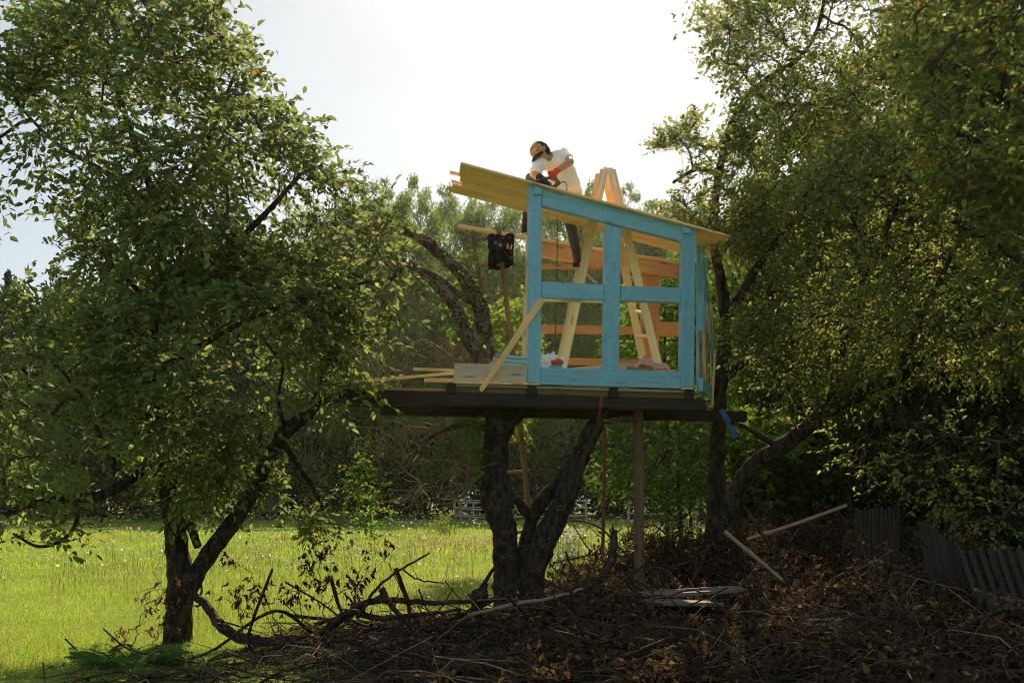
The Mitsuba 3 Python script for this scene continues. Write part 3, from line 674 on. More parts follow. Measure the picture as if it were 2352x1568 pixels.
# ---- the leafy tree on the left
rng = np.random.default_rng(11)
LT = [
    [(402, 1545, 10.3, 42), (405, 1500, 10.3, 36), (410, 1420, 10.3, 31), (415, 1350, 10.3, 30), (410, 1290, 10.3, 27), (402, 1220, 10.3, 24), (388, 1150, 10.25, 22), (372, 1060, 10.2, 20), (355, 960, 10.15, 18), (345, 860, 10.1, 16), (352, 740, 10.1, 14), (372, 600, 10.1, 11), (350, 450, 10.2, 9), (300, 300, 10.3, 7), (250, 160, 10.4, 4)],
    [(425, 1370, 10.3, 20), (455, 1310, 10.35, 20), (500, 1245, 10.45, 20), (548, 1180, 10.55, 18), (590, 1110, 10.7, 17), (622, 1040, 10.8, 17), (655, 990, 10.85, 17), (700, 955, 10.9, 15), (725, 925, 10.95, 12), (745, 860, 11.0, 9), (780, 760, 11.0, 7), (830, 680, 11.0, 4)],
    [(365, 1040, 10.2, 13), (330, 1075, 9.9, 13), (285, 1110, 9.7, 12), (230, 1138, 9.5, 12), (170, 1145, 9.3, 10), (110, 1150, 9.2, 9), (50, 1165, 9.1, 8), (-20, 1190, 9.0, 6), (-120, 1180, 8.9, 4)],
    [(275, 1112, 9.7, 8), (255, 1050, 9.7, 7), (225, 990, 9.7, 6), (200, 930, 9.7, 5), (150, 860, 9.6, 4)],
    [(170, 1146, 9.3, 6), (178, 1190, 9.2, 5), (150, 1235, 9.15, 4.5), (90, 1255, 9.1, 4), (30, 1225, 9.1, 3)],
    [(405, 1240, 10.3, 12), (430, 1200, 10.2, 11), (455, 1255, 10.1, 9)],
    [(352, 740, 10.1, 10), (450, 640, 9.9, 9), (540, 560, 9.8, 8), (620, 480, 9.7, 6), (690, 400, 9.7, 4)],
    [(345, 860, 10.1, 9), (450, 800, 9.8, 8), (560, 740, 9.6, 6), (680, 690, 9.5, 5), (780, 660, 9.5, 4), (900, 640, 9.5, 3)],
    [(350, 700, 10.1, 7), (270, 620, 10.0, 5), (190, 530, 9.9, 3), (110, 450, 9.8, 2)],
    [(355, 470, 10.2, 7), (250, 400, 10.0, 6), (130, 330, 9.9, 4), (40, 240, 9.9, 3)],
    [(360, 520, 10.2, 7), (450, 380, 10.2, 6), (520, 220, 10.2, 4), (560, 110, 10.2, 3)],
    [(640, 1000, 10.8, 8), (680, 1060, 10.6, 7), (720, 1120, 10.5, 6), (742, 1165, 10.5, 5)],
    [(655, 985, 10.85, 5), (640, 920, 10.7, 4), (650, 850, 10.6, 3)],
]
C1 = [(-160, 300), (0, 292), (12, 180), (75, 112), (58, 40), (130, -40), (300, -70), (470, -30), (540, 40), (598, 62), (605, 188), (558, 236), (640, 262), (700, 315), (758, 392), (778, 452), (720, 520), (650, 545), (560, 600), (420, 640), (300, 660), (205, 640), (185, 560), (230, 505), (135, 520), (92, 480), (0, 442), (-160, 450)]
C2 = [(170, 570), (330, 640), (560, 600), (640, 560), (700, 600), (740, 640), (790, 700), (800, 770), (770, 850), (755, 928), (690, 935), (620, 950), (570, 1020), (520, 1100), (430, 1140), (340, 1060), (300, 950), (205, 800), (160, 650)]
C2b = [(700, 560), (780, 500), (840, 470), (905, 490), (880, 560), (930, 612), (985, 640), (965, 682), (882, 700), (870, 750), (800, 790), (770, 700), (720, 640)]
C3 = [(-160, 650), (0, 600), (60, 690), (180, 700), (300, 900), (340, 1040), (200, 1080), (100, 1130), (0, 1140), (-160, 1150)]
C4 = [(610, 1010), (700, 1010), (760, 1090), (745, 1170), (700, 1210), (640, 1190), (590, 1120)]
build_tree('leafy_tree', LT, [(C1, 1900, 10.1, 1.5, 240), (C2, 1550, 10.0, 1.6, 260), (C2b, 150, 9.9, 0.7, 70), ([(-100, 1120), (60, 1140), (190, 1130), (120, 1260), (0, 1220), (-100, 1210)], 60, 9.2, 0.4, 60), (C3, 420, 9.5, 1.2, 220), (C4, 90, 10.6, 0.4, 80),
           ([(740, 880), (800, 870), (866, 880), (850, 912), (760, 930), (735, 960)], 24, 10.6, 0.3, 30), ([(0, 180), (70, 120), (90, 240), (30, 260)], 36, 10.0, 0.3, 50), ([(545, 20), (606, 60), (606, 190), (560, 180)], 40, 10.2, 0.3, 40)], rng,
           'leaf', 'dark_bark', 'twig_bark', 'big leafy tree at left with two forked stems and a crown past the top edge', 'tree',
           (0.175, 0.232, 0.074), 8, 10, 0.090, 0.46, 620, (0.22, 0.50), odd=(0.34, 0.24, 0.04), odd_p=0.004, thr=0.48, freq=1.2, seed=3)

# ---- the forked old tree that carries the deck
rng = np.random.default_rng(12)
MT = [
    [(1172, 1470, 11.75, 46), (1168, 1400, 11.75, 36), (1165, 1330, 11.75, 31), (1162, 1270, 11.75, 28), (1158, 1220, 11.74, 29), (1147, 1170, 11.72, 34), (1139, 1125, 11.7, 37), (1136, 1080, 11.7, 32), (1137, 1040, 11.7, 29), (1141, 1000, 11.7, 31), (1150, 955, 11.72, 36), (1152, 915, 11.9, 33), (1135, 870, 12.4, 24), (1118, 810, 12.75, 19), (1112, 750, 12.8, 18), (1098, 690, 12.8, 17), (1060, 630, 12.8, 16), (1015, 585, 12.8, 14), (980, 555, 12.8, 13), (930, 530, 12.8, 10), (880, 520, 12.75, 8), (780, 515, 12.6, 6), (690, 520, 12.4, 4)],
    [(1212, 1460, 11.7, 38), (1212, 1390, 11.69, 33), (1218, 1330, 11.68, 31), (1238, 1270, 11.66, 30), (1257, 1230, 11.64, 28), (1278, 1185, 11.62, 27), (1299, 1137, 11.6, 25), (1318, 1090, 11.6, 23), (1334, 1042, 11.6, 22), (1360, 990, 11.6, 20), (1376, 958, 11.62, 20), (1394, 925, 11.8, 17), (1410, 880, 12.0, 10)],
    [(1192, 1420, 11.8, 26), (1194, 1330, 11.82, 22), (1204, 1260, 11.86, 17), (1212, 1225, 11.9, 15), (1226, 1185, 11.93, 15), (1250, 1145, 11.95, 17), (1290, 1100, 12.0, 16), (1330, 1040, 12.0, 13), (1360, 985, 12.0, 11), (1372, 940, 12.1, 8)],
    [(1150, 980, 11.75, 22), (1180, 955, 11.75, 20), (1195, 930, 11.9, 16), (1200, 890, 12.5, 10)],
    [(1138, 860, 12.4, 18), (1095, 815, 12.6, 16), (1072, 770, 12.65, 15), (1050, 715, 12.7, 15), (1020, 670, 12.7, 14), (985, 640, 12.7, 11), (950, 620, 12.65, 9), (900, 590, 12.6, 7), (840, 565, 12.5, 5), (760, 560, 12.4, 4)],
    [(1385, 968, 11.5, 8), (1410, 966, 11.46, 8), (1440, 963, 11.42, 8), (1461, 964, 11.4, 8)],
    [(1095, 700, 12.8, 8), (1060, 680, 12.8, 7), (1010, 640, 12.7, 6), (940, 600, 12.6, 5)],
    [(1190, 1150, 11.75, 10), (1205, 1170, 11.85, 14), (1225, 1190, 11.9, 15)],
    [(1115, 985, 11.7, 9), (1085, 972, 11.7, 7), (1030, 985, 11.75, 6), (980, 1010, 11.8, 5), (930, 1060, 11.8, 4), (900, 1085, 11.8, 3)],
]
tag('forked_tree', 'gnarled old tree with a forked trunk carrying the black beams of the tree house', 'tree')
ms, roots = [], []
for k, rows in enumerate(MT):
    tb, p, r = limb(rows, 18 if k < 3 else 10, 0.20 if k < 3 else 0.14, per=10, seed=40 + k, freq=6.0)
    ms.append((tb, p))
tp, tr_ = limb_pts(MT[0], 10); cutk = 12 * 10
put('forked_tree__trunk', join([tube(tp[:cutk], tr_[:cutk], 18, 0.20, seed=40, freq=6.0)] + [ms[k][0] for k in (1, 2, 3, 7)]), 'dark_bark', smooth=True)
put('forked_tree__limb', tube(tp[cutk - 2:], tr_[cutk - 2:], 14, 0.24, seed=40, freq=9.0), 'lichen_bark', smooth=True, label='arched grey limb crusted with lichen')
for k in (4, 5, 6, 8):
    put(num('forked_tree__limb'), ms[k][0], 'lichen_bark', smooth=True)
# bare dead twigs
DT = []
for poly, n, Yc in (([(740, 600), (830, 560), (960, 640), (1010, 720), (990, 830), (900, 870), (800, 850), (760, 720)], 55, 12.5), ([(700, 545), (860, 520), (900, 560), (760, 610)], 30, 12.4), ([(880, 965), (1100, 965), (1105, 1080), (1060, 1180), (940, 1150), (850, 1060)], 30, 11.8), ([(1060, 780), (1130, 800), (1120, 830), (1000, 830)], 14, 12.6)):
    DT.append(sample_crown(poly, n, Yc, 0.45, 90, rng, 0.3, 2.0, 4))
tg = np.vstack(DT)
roots = np.vstack([ms[0][1][70:], ms[4][1][20:], ms[6][1], ms[8][1]])
br = grow(roots, None, tg, rng, wig=0.22, tip=0.005, most=0.025)
tips = np.vstack([np.repeat(p[-1:], 3, 0) for p, r in br] + [np.repeat(p[len(p) // 2][None], 3, 0) for p, r in br]); td = rnd_unit(rng, len(tips)) * np.array([1, 0.7, 1]) + [-0.3, 0, -0.35]
tl = 0.12 + 0.30 * rng.random(len(tips)); e = tips + unit(td) * tl[:, None]; md = (tips + e) / 2 + 0.05 * rnd_unit(rng, len(tips))
put('forked_tree__dead_twigs', join([tube(p, r, 4, cap=False) for p, r in br] + [thin_tubes(np.stack([tips, md, e], 1), np.array([0.0065, 0.0052, 0.0035]))]), 'dry_twig', smooth=True, label='tangle of bare dead twigs')
# leafy shoots on it
S = []
for poly, n, Yc, h in (([(795, 1060), (835, 1052), (880, 1090), (892, 1170), (888, 1250), (835, 1242), (815, 1170), (780, 1110)], 70, 11.6, 0.25), ([(765, 1090), (830, 1080), (850, 1160), (800, 1140)], 18, 11.5, 0.2), ([(975, 680), (1090, 640), (1110, 800), (1040, 830), (1010, 780)], 34, 12.7, 0.3), ([(1060, 965), (1110, 965), (1112, 1110), (1080, 1120)], 34, 11.6, 0.2), ([(1010, 480), (1100, 600), (1110, 690), (1030, 640)], 34, 12.8, 0.3), ([(905, 500), (945, 500), (930, 560)], 8, 12.7, 0.1)):
    S.append(sample_crown(poly, n, Yc, h, 40, rng, 0.25, 2.0, 6))
S = np.vstack(S)
tw, lv = sprays(S, np.array([0, 0, 0.2]) + 0.8 * rng.normal(size=S.shape), 0.10 + 0.18 * rng.random(len(S)), 9, rng, 0.062, 0.55, (0.14, 0.24, 0.04), 4, odd=(0.35, 0.20, 0.06), odd_p=0.03, sag=0.3)
put('forked_tree__foliage', (lv[0], lv[1]), 'leaf', color=lv[2], kind='stuff')
p1_ = rows_pts([(905, 1030, 11.8), (870, 1100, 11.6), (850, 1150, 11.55), (855, 1235, 11.5)], 8)
put('forked_tree__leafy_shoots', join([tw, tube(p1_, np.linspace(0.012, 0.004, len(p1_)), 5)]), 'twig_bark', smooth=True, kind='stuff')

# ---- the leaning tree on the right with its long curved limb
rng = np.random.default_rng(13)
RT = [
    [(1622, 1470, 12.7, 34), (1630, 1400, 12.7, 29), (1638, 1300, 12.7, 26), (1644, 1200, 12.7, 24), (1646, 1100, 12.7, 20), (1648, 1000, 12.7, 17.5), (1655, 900, 12.7, 15.5), (1664, 800, 12.75, 15), (1666, 720, 12.8, 14), (1655, 640, 12.85, 12), (1640, 560, 12.9, 10), (1642, 470, 12.9, 9), (1655, 380, 12.9, 9), (1672, 310, 12.9, 9), (1700, 250, 12.9, 8.5), (1730, 210, 12.9, 8), (1790, 165, 12.9, 6.5), (1840, 130, 12.9, 5), (1880, 60, 12.9, 4), (1900, -60, 12.9, 3), (1900, -120, 12.9, 2)],
    [(1655, 1260, 12.65, 22), (1668, 1190, 12.55, 21), (1695, 1120, 12.4, 20), (1735, 1065, 12.2, 19), (1790, 1030, 12.0, 18), (1850, 985, 11.8, 18), (1905, 940, 11.6, 17), (1980, 905, 11.4, 15), (2060, 870, 11.2, 14), (2130, 820, 11.0, 12), (2210, 775, 10.8, 10), (2330, 740, 10.6, 8), (2460, 690, 10.4, 6)],
    [(1668, 750, 12.75, 14), (1700, 680, 12.5, 11), (1750, 600, 12.3, 9), (1830, 500, 12.2, 7), (1900, 420, 12.1, 5)],
    [(1905, 935, 11.6, 11), (1930, 830, 11.5, 9), (1960, 720, 11.4, 8), (2000, 600, 11.3, 6), (2060, 480, 11.2, 5)],
    [(2060, 865, 11.2, 9), (2110, 740, 11.0, 8), (2170, 620, 10.9, 6), (2230, 480, 10.8, 5)],
    [(1730, 212, 12.9, 6), (1775, 235, 12.7, 5), (1850, 240, 12.6, 4), (1960, 215, 12.5, 3)],
    [(1652, 400, 12.9, 6), (1600, 390, 12.9, 5), (1545, 420, 12.9, 3)],
    [(1790, 1028, 12.0, 8), (1720, 985, 11.9, 6), (1680, 970, 11.85, 4)],
    [(1655, 870, 12.7, 10), (1690, 850, 12.6, 9), (1740, 780, 12.4, 7), (1770, 700, 12.2, 5)],
    [(1980, 905, 11.4, 8), (2060, 960, 11.0, 7), (2160, 1000, 10.7, 5), (2260, 1010, 10.4, 4)],
]
D1 = [(1612, 40), (1650, -100), (1800, -160), (2000, -160), (2110, -80), (2105, 60), (2070, 200), (1990, 262), (1930, 335), (1840, 330), (1760, 330), (1710, 290), (1690, 225), (1640, 115)]
D2 = [(1508, 400), (1530, 335), (1600, 275), (1640, 335), (1700, 300), (1780, 400), (1760, 540), (1700, 565), (1620, 525), (1560, 510), (1510, 470)]
D3 = [(1690, 540), (1750, 410), (1850, 345), (1990, 290), (2120, 320), (2250, 300), (2420, 280), (2560, 300), (2560, 820), (2300, 860), (2080, 860), (1950, 900), (1800, 850), (1730, 800), (1690, 760), (1725, 690)]
D4 = [(1690, 780), (1800, 850), (1950, 960), (2100, 940), (2300, 980), (2560, 900), (2560, 1240), (2250, 1220), (2050, 1120), (1900, 1040), (1760, 960)]
build_tree('leaning_tree', RT, [(D1, 1700, 12.8, 1.6, 180), (D2, 900, 12.8, 0.9, 120), (D3, 3300, 11.3, 1.7, 300), (D4, 260, 11.2, 1.5, 160)], rng,
           'leaf', 'dark_bark', 'twig_bark', 'tall leaning tree right of the tree house with a long curved limb reaching right', 'tree',
           (0.22, 0.265, 0.07), 4, 10, 0.072, 0.52, 800, (0.2, 0.42), odd=(0.36, 0.20, 0.05), odd_p=0.006, thr=0.47, freq=1.3, seed=21)

# ---- the near tree at the top right, its trunk outside the picture
rng = np.random.default_rng(14)
NT = [
    [(2520, 1900, 9.4, 60), (2510, 1500, 9.4, 48), (2490, 1100, 9.4, 42), (2450, 760, 9.4, 34), (2410, 520, 9.4, 26), (2370, 360, 9.4, 18), (2320, 220, 9.4, 12), (2280, 110, 9.4, 8), (2255, 0, 9.4, 5)],
    [(2400, 480, 9.4, 12), (2340, 400, 9.2, 9), (2270, 340, 9.1, 7), (2190, 300, 9.0, 5)],
    [(2330, 240, 9.4, 9), (2250, 190, 9.3, 6), (2160, 130, 9.2, 4)],
    [(2440, 700, 9.4, 14), (2370, 620, 9.1, 10), (2280, 560, 8.9, 7), (2200, 520, 8.8, 4)],
]
E1 = [(2075, -60), (2130, -400), (2350, -700), (2800, -600), (2800, 300), (2560, 430), (2330, 480), (2200, 420), (2140, 335), (2112, 205), (2082, 80)]
build_tree('bordering_tree', NT, [(E1, 2200, 9.3, 1.6, 250), ([(2180, 400), (2560, 420), (2560, 760), (2300, 700)], 420, 9.1, 1.0, 130)], rng,
           'leaf', 'dark_bark', 'twig_bark', 'near tree filling the top right corner, its trunk outside the frame', 'tree',
           (0.17, 0.22, 0.050), 8, 8, 0.088, 0.46, 260, (0.25, 0.5), odd=(0.40, 0.20, 0.05), odd_p=0.01, thr=0.49, freq=1.3, seed=33)

# ---- leafy saplings between and behind
def sapling(key, px, Y, top, poly, n, h, label, base, L, rngseed, thr=0.38, m=9, dref=60, cat='tree', shape=4, limbs=None):
    r = np.random.default_rng(rngseed)
    yb = HZN + EYE * FOC / Y
    tr = 0.4 if cat == 'shrub' else 1.0
    rows = [[(px, yb + 4, Y, tr * 0.05 * FOC / Y), (px + 4, (yb * 2 + top) / 3, Y, tr * 0.04 * FOC / Y), (px - 3, (yb + 2 * top) / 3, Y, 0.025 * FOC / Y), (px, top, Y, 0.008 * FOC / Y)]]
    build_tree(key, rows, [(poly, n, Y, h, dref)], r, 'leaf', 'dark_bark', 'twig_bark', label, cat, base, shape, m, L, 0.55, min(120, n // 3 + 5), (0.2, 0.45), thr=thr, freq=1.2, seed=rngseed)
sapling('young_tree', 1560, 17.0, 985, [(1355, 1090), (1400, 1060), (1380, 985), (1450, 955), (1700, 950), (1720, 1100), (1640, 1150), (1530, 1165), (1450, 1130), (1390, 1120)], 600, 1.2, 'young leafy tree under the beam, between the post and the right trunk', (0.12, 0.20, 0.04), 0.11, 51)
sapling('young_tree_001', 1530, 19.0, 600, [(1420, 720), (1480, 640), (1560, 600), (1640, 560), (1660, 900), (1560, 960), (1440, 880), (1410, 790)], 800, 1.6, 'young tree seen through the right half of the blue frame', (0.13, 0.22, 0.035), 0.115, 52)
sapling('young_tree_002', 1800, 16.5, 1000, [(1690, 960), (1840, 980), (1860, 1120), (1820, 1230), (1720, 1240), (1690, 1100)], 420, 1.0, 'young yellow green tree low behind the curved limb', (0.16, 0.24, 0.035), 0.11, 53)
sapling('bright_shrub', 1165, 21.0, 720, [(1118, 850), (1128, 740), (1150, 700), (1225, 690), (1240, 860), (1200, 1000), (1130, 960)], 420, 1.2, 'sunlit yellow green shrub behind the pole ladder', (0.19, 0.26, 0.045), 0.115, 54, cat='shrub')
# ---------------------------------------------------------------- the wood behind the meadow: a few tree forms, each standing tree an instance of one
def tree_form(seed, kind, H, R, n, base, L, low, gap, trunk_r=0.17, sway=0.3, foliage_only=False):
    """one tree of height H and crown radius R at the origin: (trunk mesh, leaves)."""
    rng = np.random.default_rng(seed)
    zs = np.linspace(0, H * 0.95, 9)
    p = catmull(np.stack([sway * np.sin(zs / H * 3) + 0.1 * rng.normal(size=9), 0.1 * rng.normal(size=9), zs - 0.1], 1), 3)
    ms = [tube(p, trunk_r * (1.05 - p[:, 2] / H), 7, 0.08)]
    nb = 95
    t = low + (1 - low) * rng.random(nb) ** 0.85
    if kind == 'round': prof = np.sqrt(np.clip(1 - ((t - 0.50) / 0.52) ** 2, 0.03, 1))
    elif kind == 'conifer': prof = np.clip(1.02 - t, 0.03, 1) * 1.1
    else: prof = np.clip(1.0 - 0.5 * np.abs(t - 0.4) / 0.5, 0.2, 1) * np.clip((1.03 - t) * 3.0, 0.12, 1)
    a = rng.random(nb) * 2 * np.pi; rr = R * prof * np.sqrt(rng.random(nb) * 0.9 + 0.08)
    c = np.stack([rr * np.cos(a), rr * np.sin(a), t * H], 1)
    cs = (0.36 if kind != 'conifer' else 0.28) * R * (0.5 + 0.6 * rng.random(nb)) * np.clip(prof, 0.3, 1)
    for k in range(0, nb, 2):
        s = np.array([0, 0, max(0.4, c[k, 2] - rr[k] * 0.5 - 0.5)]); q = np.stack([s, (s + c[k]) / 2 + [0, 0, 0.05 * rr[k]], c[k]])
        ms.append(tube(q, [trunk_r * .35, trunk_r * .2, 0.02], 4, cap=False))
    w = cs ** 2; pick = rng.choice(nb, n, p=w / w.sum()); d = rnd_unit(rng, n)
    P = c[pick] + d * (cs[pick] * (0.35 + 0.75 * rng.random(n) ** 0.7))[:, None] * np.array([1, 1, 0.75])
    P[:, 2] = np.maximum(P[:, 2], 0.1)
    keep = meshkit.noise(P * 1.0 + seed, 3) * 0.6 + meshkit.noise(P * 2.3, 4) * 0.4 > gap
    P, d = P[keep], d[keep]; n = len(P)
    N = d * 0.7 + [0, 0, 0.6] + 0.6 * rng.normal(size=(n, 3)); D = rnd_unit(rng, n) + [0, 0, -0.3]
    col = leaf_colors(rng, n, base, 0.22) * (0.8 + 0.4 * meshkit.noise(P * 0.5, 7))[:, None]
    return join(ms), leaf_mesh(P, D, N, L * (0.6 + 0.7 * rng.random(n)), L * 0.6 * (0.7 + 0.6 * rng.random(n)), col, 2, droop=0.1)

def form(key, *a, only_leaves=False, **kw):
    tr, lv = tree_form(*a, **kw)
    g = {'type': 'shapegroup', 'foliage': mikit.ply((lv[0], lv[1]), 'far_leaf', color=lv[2])}
    if not only_leaves: g['trunk'] = mikit.ply(tr, 'dark_bark', smooth=True)
    scene[key] = g

form('form_round', 1, 'round', 24.0, 5.6, 60000, (0.17, 0.26, 0.055), 0.25, 0.05, 0.34)
form('form_round_b', 2, 'round', 24.0, 5.6, 60000, (0.18, 0.27, 0.055), 0.25, 0.05, 0.36)
form('form_dark', 8, 'round', 24.0, 5.6, 50000, (0.07, 0.105, 0.032), 0.28, 0.03, 0.33)
form('form_tall', 3, 'tall', 24.0, 5.2, 56000, (0.165, 0.25, 0.055), 0.24, 0.05, 0.40)
form('form_conifer', 4, 'conifer', 24.0, 4.0, 26000, (0.05, 0.075, 0.03), 0.30, 0.02, 0.30)
form('form_deep', 5, 'round', 24.0, 8.0, 15000, (0.05, 0.085, 0.022), 0.75, 0.0, 0.28, only_leaves=True)
form('form_thicket', 6, 'round', 10.0, 2.6, 42000, (0.075, 0.115, 0.025), 0.15, 0.02, 0.30, trunk_r=0.13)
form('form_thicket_b', 7, 'tall', 10.0, 2.6, 42000, (0.08, 0.12, 0.025), 0.15, 0.02, 0.32, trunk_r=0.13)

def stand(key, form_key, px, top, half, Y, H0, R0, rot, label=None, cat='tree', group=None, kind=None):
    b = at(px, HZN, Y); H = EYE + (HZN - top) / FOC * Y; R = half / FOC * Y
    scene[key] = {'type': 'instance', 'group': {'type': 'ref', 'id': form_key}, 'to_world': T().translate([float(b[0]), float(Y), 0.0]).rotate([0, 0, 1], rot).scale([R / R0, R / R0, H / H0])}
    tag(key, label, cat, group, kind)

rng = np.random.default_rng(77)
FAR = [  # px, top, half width, distance, form, label
    (18, 612, 34, 76, 'conifer', 'slim dark conifer at the left edge of the far wood'),
    (-60, 690, 80, 80, 'dark', 'dark broad tree at the left border of the far wood'),
    (128, 604, 72, 74, 'tall', 'feathery topped tree right of the slim conifer'),
    (235, 660, 80, 78, 'dark', 'dark tree behind the left stem of the leafy tree'),
    (360, 640, 85, 84, 'dark', 'broad tree far behind the middle of the leafy tree'),
    (480, 600, 85, 86, 'dark', 'broad tree far behind the fork of the leafy tree'),
    (600, 540, 85, 88, 'tall', 'tree behind the right stem of the leafy tree'),
    (705, 470, 80, 90, 'round_b', 'tree of the far wood just left of its open skyline'),
    (800, 421, 72, 91, 'round', 'round topped tree leftmost on the open skyline'),
    (890, 416, 70, 93, 'round', 'second tree on the open skyline from the left'),
    (965, 408, 64, 89, 'round_b', 'highest tree of the open skyline, left of the roof tip'),
    (1048, 424, 66, 94, 'round_b', 'tree whose top meets the left roof tip'),
    (1130, 418, 70, 90, 'round', 'tree behind the tool vest'),
    (1215, 415, 70, 94, 'round_b', 'tree behind the left blue post'),
    (1300, 440, 70, 91, 'round_b', 'tree behind the kneeling worker'),
    (1375, 428, 64, 96, 'round', 'tree behind the step ladder top'),
    (1450, 424, 64, 92, 'round', 'tree on the skyline just right of the step ladder'),
    (1530, 455, 66, 94, 'round_b', 'tree on the skyline above the right blue post'),
    (1610, 470, 70, 88, 'round_b', 'tree far behind the right roof tip'),
    (1700, 480, 80, 90, 'round', 'tree far behind the leaning trunk'),
    (1810, 500, 85, 86, 'round_b', 'tree far behind the curved limb'),
    (1930, 480, 90, 84, 'round', 'tree far behind the upper right foliage'),
]
for k, (px, top, half, Y, fm, label) in enumerate(FAR):
    stand('forest_tree' if k == 0 else f'forest_tree_{k:03d}', 'form_' + fm, px, top, half * 1.45, Y - 8, 24.0, {'conifer': 4.0, 'tall': 5.2}.get(fm, 5.6), 360 * rng.random(), label, group='trees of the far wood')
for k in range(16):
    stand(f'distant_wood__{k + 1:03d}', 'form_deep', -150 + k * 155 + rng.normal() * 25, 560 + 30 * rng.random() + (70 if k < 4 else 0), 150, 112 + 6 * rng.random(), 24.0, 8.0, 360 * rng.random(), None, None)
tag('distant_wood', 'deep green mass of the wood behind its first row of trees', kind='stuff')
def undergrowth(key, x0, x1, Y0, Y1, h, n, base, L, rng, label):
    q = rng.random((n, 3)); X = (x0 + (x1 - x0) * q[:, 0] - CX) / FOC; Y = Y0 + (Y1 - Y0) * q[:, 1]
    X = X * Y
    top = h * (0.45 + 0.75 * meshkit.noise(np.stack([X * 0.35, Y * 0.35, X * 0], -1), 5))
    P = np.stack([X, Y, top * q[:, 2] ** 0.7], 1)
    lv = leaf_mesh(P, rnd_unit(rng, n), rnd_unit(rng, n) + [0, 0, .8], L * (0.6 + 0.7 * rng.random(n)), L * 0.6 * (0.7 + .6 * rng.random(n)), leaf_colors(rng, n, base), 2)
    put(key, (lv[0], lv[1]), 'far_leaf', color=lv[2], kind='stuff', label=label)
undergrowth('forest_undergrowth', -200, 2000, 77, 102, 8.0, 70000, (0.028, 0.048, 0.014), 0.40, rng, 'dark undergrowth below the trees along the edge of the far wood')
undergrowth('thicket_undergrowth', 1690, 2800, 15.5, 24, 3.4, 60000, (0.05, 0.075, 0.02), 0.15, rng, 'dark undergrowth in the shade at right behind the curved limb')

# trees close behind the right side
RB = [(1880, 260, 190, 21, 'young broad tree behind the leaning trunk at right'), (2100, -20, 320, 19, 'broad tree behind the long curved limb'), (2330, -500, 330, 20, 'broad tree at the right border behind the curved limb'), (2600, -600, 330, 18, 'broad tree past the right border'), (1760, 700, 90, 26, 'low bushy tree right of the tree house, far behind the trunk'), (1960, 640, 130, 24, 'low bushy tree behind the branch heap'), (2200, 640, 150, 25, 'low bushy tree above the paling fence'), (2440, 560, 160, 24, 'low bushy tree at the right border above the paling fence')]
for k, (px, top, half, Y, label) in enumerate(RB):
    stand('thicket_tree' if k == 0 else f'thicket_tree_{k:03d}', 'form_thicket' if k % 2 == 0 else 'form_thicket_b', px, top, half * 1.1, Y, 10.0, 2.6, 360 * rng.random(), label, group='trees of the thicket at right')
# ---------------------------------------------------------------- meadow: grass, flowers, small plants
rng = np.random.default_rng(201)
def blades(n, Y0, Y1, hgt, wid, rng, pxmin=-250, pxmax=2600, thr=None):
    Y = Y0 * (Y1 / Y0) ** rng.random(n); px = pxmin + (pxmax - pxmin) * rng.random(n)
    X = (px - CX) / FOC * Y
    P = np.stack([X, Y, ground_z(X, Y) - 0.01], 1)
    pat = meshkit.noise(np.stack([X * 0.25, Y * 0.12, X * 0], -1), 5); fine = meshkit.noise(np.stack([X * 1.6, Y * 1.1, X * 0], -1), 6)
    tuft = np.clip(meshkit.noise(np.stack([X * 0.9, Y * 0.7, X * 0 + 4], -1), 9) - 0.55, 0, 1) * 5
    h = hgt * (0.45 + 0.9 * rng.random(n)) * (0.5 + 0.8 * fine + 0.7 * tuft * pat)
    lean = rng.normal(size=(n, 2)) * 0.35 + [0.12, 0]
    a = rng.random(n) * np.pi
    s = np.stack([np.cos(a), np.sin(a), a * 0], 1) * (wid * np.maximum(1, Y / 13))[:, None] / 2
    d = np.stack([lean[:, 0] * h, lean[:, 1] * h, h], 1)
    mid = P + d * [0.35, 0.35, 0.6]
    v = np.stack([P - s, P + s, mid - s * 0.7, mid + s * 0.7, P + d], 1).reshape(-1, 3)
    f = np.array([[0, 1, 3], [0, 3, 2], [2, 3, 4]])[None] + (np.arange(n) * 5)[:, None, None]
    c = leaf_colors(rng, n, (0.265, 0.385, 0.05), 0.14)
    dry = (rng.random(n) < 0.05 + 0.30 * np.clip((pat - 0.58) * 4, 0, 1))
    c[dry] = np.array([0.42, 0.30, 0.15]) * (0.8 + 0.4 * rng.random((dry.sum(), 1)))
    c *= (0.82 + 0.36 * fine)[:, None]
    return v, f.reshape(-1, 3), np.repeat(c, 5, 0)
g1 = blades(210000, 8.3, 22, 0.075, 0.0045, rng); g2 = blades(120000, 22, 95, 0.10, 0.010, rng)
def seed_stems(n, rng):
    Y = 10 * (70 / 10) ** (rng.random(n) ** 0.8); px = -250 + 2300 * rng.random(n); X = (px - CX) / FOC * Y
    k = meshkit.noise(np.stack([X * 0.2, Y * 0.1, X * 0 + 3], -1), 12) > 0.5; X, Y = X[k], Y[k]; n = len(X)
    P = np.stack([X, Y, ground_z(X, Y)], 1); h = 0.18 + 0.22 * rng.random(n)
    e = P + np.stack([0.06 * rng.normal(size=n), 0.06 * rng.normal(size=n), h], 1); m = (P + e) / 2 + 0.01 * rng.normal(size=(n, 3))
    w = np.maximum(1, Y / 14)[:, None]
    v, f = thin_tubes(np.stack([P, m, m * 0.25 + e * 0.75, e], 1), np.array([0.0016, 0.0014, 0.0042, 0.0012]) * w)
    c = np.where(rng.random((n, 1)) < 0.5, [[0.45, 0.32, 0.22]], [[0.36, 0.36, 0.14]]) * (0.8 + 0.4 * rng.random((n, 1)))
    return v, f, np.repeat(c, 12, 0)
g3 = seed_stems(7000, rng)
